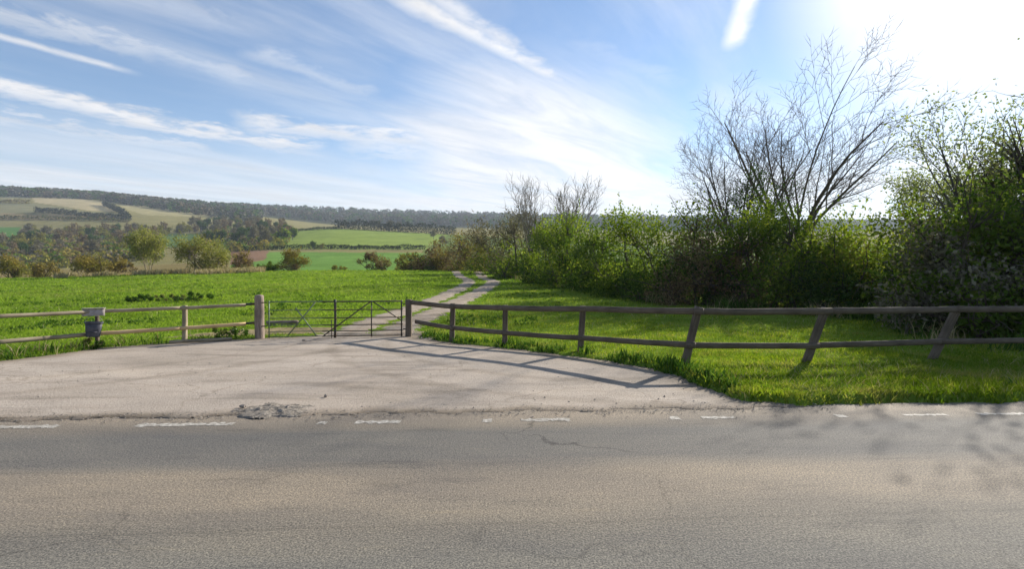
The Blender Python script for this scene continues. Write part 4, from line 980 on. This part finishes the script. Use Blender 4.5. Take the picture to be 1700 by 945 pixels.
# shrubs along the far side of the meadow
x, y, z = at(247, 83)
bare_tree('willow', (x, y, z - .1), 7.6, 71, 'airy pale green willow with pale trunks at the far edge of the meadow', variant(BIG, kids=[7, 6, 4], trunk=.7, girth=.02, ratio=[.55, .5, .5], rmin=.03), 'bark_pale', 4, .32, ('leaf_willow', 6, .26, .34))
FB = [
 ('round_shrub', 338, 83, 10.0, 7.3, [('leaf_willow', .7), ('leaf_olive', 1), ('leaf_willow', 1)], 'big rounded olive shrub right of the pale willow', 6000, .27, 'bush'),
 ('shrub', 155, 88, 8.0, 4.6, [('ocher', 1), ('leaf_olive', 1.5), ('ocher', 1)], 'olive brown dome shaped shrub left of the pale willow', 3600, .26, 'bush'),
 ('shrub', 18, 88, 7.5, 4.6, [('leaf_olive', 1), ('ocher', 1)], 'ochre shrub at the left edge of the photo', 3000, .26, 'bush'),
 ('shrub', 72, 92, 6.5, 3.6, [('leaf_olive', 1), ('ocher', 1.6)], 'small straw yellow shrub between the two left shrubs', 2200, .26, 'bush'),
 ('shrub', 200, 92, 5.0, 3.6, [('twig_brown', 1), ('ocher', 1.6)], 'yellowish shrub touching the left side of the willow', 2000, .26, 'bush'),
 ('shrub', 402, 88, 5.0, 3.6, [('twig_brown', 1), ('twig_brown', 1), ('ocher', .6)], 'brown shrub right of the big rounded olive one', 2000, .25, 'bush'),
 ('shrub', 445, 86, 4.6, 1.9, [('leaf_dark', 1), ('leaf_mid', 1)], 'low dark green shrub left of the autumn coloured one', 1700, .22, 'bush'),
 ('shrub', 486, 84, 6.0, 3.9, [('twig_brown', .8), ('leaf_olive', 1), ('ocher', 1)], 'brown and ochre dome shrub above the left gate leaf', 3200, .24, 'bush'),
 ('shrub', 620, 84, 6.4, 3.5, [('twig_brown', 1), ('ocher', .5), ('twig_brown', 1)], 'brown twiggy shrub standing alone above the right gate leaf', 3000, .22, 'bush'),
 ('shrub', 560, 88, 4.0, 1.3, [('leaf_olive', 1)], 'very low olive growth between the ochre dome and the brown twiggy shrub', 900, .2, 'bush'),
]
for i, (nm, px, D, w, h, mats, lab, nlf, lf_, cat) in enumerate(FB):
    x, y, z = at(px, D); bush(nm, (x, y, z - .15), w, h, 200 + i, lab, mats, nlf, lf_, 0.0, nl=24, cat=cat, bark='bark_pale' if nm == 'round_shrub' else 'bark')
# nettle bed in the left meadow and weeds by the fence
for i, (px, D, w, h, lab, mt) in enumerate([(232, 31, 1.2, .62, 'dark nettle clump at the left end of the bed in the meadow', 'weed'), (275, 32, 2.4, .55, 'pale weeds in the middle of the bed in the meadow', 'leaf_willow'),
                                        (322, 31, 2.0, .66, 'lush green nettle clump at the right end of the bed in the meadow', 'weed')]):
    x, y, z = at(px, D); bush('weed_clump', (x, y, z - .12), w * 1.4, h, 260 + i, lab, [('weed', 1), (mt, 1)], 1500, .10, 0, nl=16, stems=4, cat='weeds', group='weed bed in the left meadow')
x, y = -8.75, 16.55; w_ = bush('flower_clump', (x, y, hz(x, y)), .8, .42, 270, 'small weed clump with white flowers beside the log post', [('weed', 2), ('petal', .25)], 420, .06, 0, nl=9, stems=3, cat='weeds')
for i, (px, py, lab) in enumerate([(150, 582, 'leafy weeds at the foot of the fence under the bucket'), (372, 566, 'dark weeds at the foot of the left fence near the log post')]):
    D = 1785 / (py - HOR); x = (px - 850) / F * D; bush('weed_clump', (x - .1, D + .15, hz(x, D + .15)), .9, .42, 280 + i, lab, [('weed', 1), ('leaf_willow', .5)], 700, .06, 0, nl=12, stems=3, cat='weeds')

# ------------------------------------------------------------------ far hedgerows, trees and woods
def hedgerow(name, pts, h, wdt, label, mats, seed, leaf=.8, gap=0.0, dens=14):
    """pts: (photo column, depth) along the hedge"""
    rg = np.random.default_rng(seed); W3 = [at(*p) for p in pts]; root = tag(empty(name, W3[len(W3) // 2]), label, 'hedge')
    W = np.array(W3); seg = np.linalg.norm(np.diff(W, axis=0), axis=1); cum = np.concatenate([[0], np.cumsum(seg)]); n = int(cum[-1] * dens / leaf)
    u = rg.uniform(0, cum[-1], n); x = np.interp(u, cum, W[:, 0]); y = np.interp(u, cum, W[:, 1])
    k = vnoise(u, u * 0 + seed, 9, seed) * .7 + vnoise(u, u * 0 + seed, 3, seed + 1) * .5
    x = x + rg.normal(0, wdt * .4, n); y = y + rg.normal(0, wdt * .4, n); hh = h * (.45 + .75 * k)
    z = height(x, y) + hh * rg.uniform(0, 1, n) ** .8
    P = np.column_stack([x, y, z]) - W[len(W) // 2]; c = 0
    if gap: P = P[k > gap]; 
    rg.shuffle(P); tot = sum(m[1] for m in mats)
    for mt, fr in mats:
        q = int(len(P) * fr / tot); mb = MB(); Q = P[c:c + q]; c += q
        leaves(mb, Q, leaf * rg.uniform(.7, 1.4, len(Q)), leaf * .8, rg); obj('foliage', mb.mesh('foliage'), M[mt], root)
    return root
hedgerow('hedgerow', [(382, 352), (450, 358), (520, 362), (600, 364), (660, 366), (705, 372)], 3.4, 1.3, 'thin dark hedgerow between the two green fields across the valley', [('hedge_shaded', 1)], 41, .8, 0, 26)
hedgerow('hedgerow', [(555, 618), (600, 620), (650, 618), (700, 622), (755, 626)], 11, 4, 'tall dark hedgerow along the top of the upper green field', [('hedge_shaded', 3), ('ridge_grey', 1)], 42, 1.5, 0, 46)
hedgerow('hedgerow', [(470, 600), (510, 605), (560, 612)], 3.4, 2, 'low left end of the hedgerow on top of the upper field', [('leaf_dark', 3), ('twig_grey', 1)], 43, 1.2, 0, 20)
hedgerow('hedgerow', [(58, 800), (110, 770), (160, 745), (215, 735)], 8, 3, 'dark diagonal hedgerow under the tan field on the left hill', [('hedge_shaded', 2), ('ridge_grey', 1)], 44, 1.8, 0, 26)
hedgerow('hedgerow', [(172, 950), (190, 860), (216, 745)], 9, 3, 'steep dark hedgerow right of the tan field on the left hill', [('hedge_shaded', 2), ('ridge_grey', 1)], 45, 1.8, 0, 26)
hedgerow('hedgerow', [(-40, 735), (60, 728), (140, 722), (215, 716)], 5, 3, 'lowest long hedgerow below the grazed field on the left hill', [('leaf_dark', 1), ('twig_brown', 1)], 46, 1.6, 0, 16)
hedgerow('hedgerow', [(-20, 940), (50, 930)], 8, 4, 'short hedgerow above the grazed field at the left edge', [('twig_brown', 1), ('leaf_olive', 1)], 47, 1.8, 0, 20)
hedgerow('hedgerow', [(40, 290), (90, 300), (160, 312), (255, 330)], 3.4, 2, 'dark hedgerow at the foot of the valley wood at left', [('leaf_dark', 2), ('leaf_mid', 1)], 48, .8, 0.35, 16)

# prototypes of valley trees, copied with their parts
def copy_tree(o, loc, sc, rz, label=None, group=None):
    c = o.copy(); COL.objects.link(c); c.location = loc; c.scale = sc; c.rotation_euler = (0, 0, rz)
    if label: c['label'] = label
    if group: c['group'] = group
    for ch in [k for k in bpy.data.objects if k.parent == o]:
        d = ch.copy(); COL.objects.link(d); d.parent = c
    return c
def far_proto(seed, mats, w, h, nleaf, leaf, base=.12):
    rg = np.random.default_rng(seed); root = empty('valley_tree'); P, C, R = crown_points(rg, w, h, w * .9, 18, nleaf, base, .5, sprig=.1)
    tr = MB(); tube(tr, np.array([(0, 0, -.5), (.1, 0, h * .25), (.15, .1, h * .6)]), [.3, .24, .1], 6)
    for k in range(7):
        c = C[rg.integers(len(C))]; tube(tr, np.array([(.08, .03, h * .22), c * .55 + np.array([0, 0, h * .12]), c]), [.14, .09, .04], 4)
    obj('trunk', tr.mesh('trunk', True), M['bark_grey'], root)
    mb = [MB() for _ in mats]; c = 0; tot = sum(m[1] for m in mats); order = np.argsort(P[:, 2] + rg.normal(0, h * .2, len(P))); P = P[order]
    for (mt, fr) in mats:
        q = int(len(P) * fr / tot); Q = P[c:c + q]; c += q; b = MB(); leaves(b, Q, leaf * rg.uniform(.6, 1.4, len(Q)), leaf * .65, rg); obj('crown', b.mesh('crown'), M[mt], root)
    return root
KINDS = [
 ('brown twigged tree of the valley wood', [('twig_brown', 1)], 8, 9.5, 900, .75),
 ('grey twigged tree of the valley wood', [('twig_grey', 1)], 8.5, 10.5, 900, .75),
 ('olive budding tree of the valley wood', [('leaf_olive', 1)], 8, 9, 900, .75),
 ('dark evergreen tree of the valley wood', [('leaf_dark', 1)], 7, 9, 1000, .7),
 ('fresh green tree of the valley wood', [('leaf_mid', 1), ('leaf_fresh', .6)], 7, 8, 900, .75)]
protos = [far_proto(300 + i, k[1], k[2], k[3], k[4], k[5]) for i, k in enumerate(KINDS)]
usedp = [False] * len(KINDS)
rg = np.random.default_rng(55)
def put(kind, px, D, k, label=None, group='trees of the valley wood'):
    x, y, z = at(px, D); sc = (k * rg.uniform(.9, 1.15), k * rg.uniform(.9, 1.15), k); lab = label or KINDS[kind][0]
    if not usedp[kind]:
        usedp[kind] = True; o = protos[kind]; o.location = (x, y, z); o.scale = sc; o['label'] = lab; o['category'] = 'tree'; 
        if group: o['group'] = group
        return o
    o = copy_tree(protos[kind], (x, y, z), sc, rg.uniform(0, 6.28), lab, group); o['category'] = 'tree'
    return o
spots = []
def wood(n, region, probs, kmin, kmax, sep, where):
    """scatter trees over a patch of hillside given by the photo columns and depths of its corners"""
    poly = np.array(region, float); x0, x1 = poly[:, 0].min(), poly[:, 0].max(); d0, d1 = poly[:, 1].min(), poly[:, 1].max(); c = 0; tries = 0
    while c < n and tries < n * 40:
        tries += 1; px = rg.uniform(x0, x1); D = rg.uniform(d0, d1)
        if sdist(np.array([px]), np.array([D]), poly)[0] > 0: continue
        X = (px - 850) / F * D
        if any((X - a) ** 2 + (D - b) ** 2 < sep * sep for a, b in spots[-260:]): continue
        if 128 < px < 178 and 470 < D < 540: continue
        if px < 34 and 480 < D < 610: continue
        if 262 < px < 335 and 430 < D < 560: continue
        spots.append((X, D)); kd = int(rg.choice(5, p=probs)); put(kd, px, D, rg.uniform(kmin, kmax), KINDS[kd][0].replace('of the valley wood', where), 'trees ' + where); c += 1
wood(95, [(-40, 400), (250, 400), (300, 560), (320, 640), (120, 620), (-40, 590)], [.26, .26, .26, .07, .15], .95, 1.6, 9, 'in the scrubby wood below the left hill fields')
wood(50, [(300, 600), (480, 600), (470, 760), (330, 760)], [.30, .30, .2, .15, .05], 1.1, 1.8, 9, 'in the upper wood under the tan strip')
wood(34, [(-30, 290), (230, 330), (250, 400), (-30, 400)], [.2, .25, .2, .2, .15], .75, 1.25, 8, 'low in the valley behind the ochre shrubs')
wood(26, [(330, 430), (480, 430), (488, 540), (340, 540)], [.2, .3, .15, .3, .05], 1.1, 1.6, 8, 'in the dark wood left of the upper green field')
# single trees one can point to
put(4, 470, 440, 1.9, 'tall yellow green tree at the right end of the valley wood', None)
put(1, 438, 400, 1.35, 'grey brown tree standing out at the corner of the upper green field', None)
put(3, 486, 470, 1.2, 'dark tree at the right tip of the valley wood', None)
put(3, 520, 356, .72, 'round dark bush on the hedgerow between the two green fields', None)
put(2, 534, 358, .5, 'small olive bush right of the dark one on the far hedgerow', None)
put(3, 597, 361, .42, 'lone small tree on the hedgerow above the right gate leaf', None)
put(2, 432, 340, .55, 'small yellow green tree at the left end of the thin hedgerow', None)
put(4, 238, 300, 1.05, 'bright green tree rising behind the pale willow', None)
for px, k in ((628, 1.15), (645, 1.35), (660, 1.2)): put(1, px, 630, k, 'grey leafless tree over the tall hedgerow of the upper field', 'trees over the upper hedgerow')
for px, D, k in ((735, 420, .9), (765, 380, 1.0), (720, 520, 1.0), (790, 340, 1.0)): put(int(rg.choice([0, 1, 3])), px, D, k, 'far tree behind the left end of the hedge', 'trees behind the far end of the hedge')

# the wooded ridges read as one mass
def ridge_wood(name, label, n, sampler, size, mats, seed):
    rg = np.random.default_rng(seed); px, D = sampler(rg, n); n = len(px); X = (px - 850) / F * D; Z = height(X, D)
    q = 44; P = np.repeat(np.column_stack([X, D, Z]), q, 0); h = np.repeat(rg.uniform(.6, 1.25, n) * size, q)
    v = rg.normal(size=(n * q, 3)); v /= np.linalg.norm(v, axis=1, keepdims=True); P += v * (h * .48)[:, None] * np.array([1, 1, .9]); P[:, 2] += h * .5
    kind = np.repeat(rg.choice(len(mats), n, p=np.array([m[1] for m in mats]) / sum(m[1] for m in mats)), q); root = tag(empty(name, (0, 0, 0)), label, 'wood', kind='stuff')
    for i, (mt, _) in enumerate(mats):
        mb = MB(); Q = P[kind == i]; leaves(mb, Q, np.repeat(h[kind == i][:, None], 1, 1)[:, 0] * .30, h[kind == i] * .22, rg); o = obj('canopy', mb.mesh('canopy'), M[mt], root); o['kind'] = 'stuff'
RM = [('ridge_grey', 2), ('ridge_brown', 1.5), ('leaf_dark', 1.6)]
ridge_wood('ridge_woodland', 'leafless woodland along the crest of the left hill', 1500, lambda r, n: (lambda p: (p, r.uniform(np.interp(p, [-80, 0, 150, 300, 420], [1080, 1060, 1080, 960, 880]), 1480)))(r.uniform(-80, 430, n)), 16, RM, 71)
ridge_wood('hillside_scrub', 'mixed brown and green scrub between the trees of the left valley side', 900,
           lambda r, n: (lambda p, d: (p[(~((p > 128) & (p < 178) & (d > 470) & (d < 540))) & (~((p < 34) & (d > 490) & (d < 600)))], d[(~((p > 128) & (p < 178) & (d > 470) & (d < 540))) & (~((p < 34) & (d > 490) & (d < 600)))]))(*(lambda p: (p, r.uniform(240 + .25 * p, np.interp(p, [0, 220, 330, 480], [590, 600, 640, 660]))))(np.concatenate([r.uniform(-60, 262, int(n * .8)), r.uniform(335, 478, n - int(n * .8))]))),
           6.5, [('twig_grey', 1.2), ('ocher', 1.2), ('twig_brown', 1.2), ('leaf_olive', 2.2), ('leaf_mid', 1.4)], 73)
ridge_wood('distant_woodland', 'hazy wooded slope of the far ridge across the valley', 1700, lambda r, n: (r.uniform(380, 1250, n), r.uniform(1250, 1980, n)), 19, RM, 72)

# ------------------------------------------------------------------ air
def haze():
    import bmesh
    me = bpy.data.meshes.new('haze'); bm = bmesh.new(); bmesh.ops.create_cube(bm, size=1.0); bm.to_mesh(me); bm.free()
    o = bpy.data.objects.new('haze', me); COL.objects.link(o)
    o.scale = (19400, 7000, 330); o.location = (0, 400, 330 / 2 - 16)
    m, nt, out = mat_base('haze_air'); v = nt.nodes.new('ShaderNodeVolumePrincipled')
    v.inputs['Color'].default_value = (.72, .84, 1.0, 1); v.inputs['Density'].default_value = .00014; v.inputs['Anisotropy'].default_value = .15
    nt.links.new(v.outputs[0], out.inputs['Volume']); me.materials.append(m)
    tag(o, 'thin bluish haze over the valley', 'haze', kind='stuff')
haze()
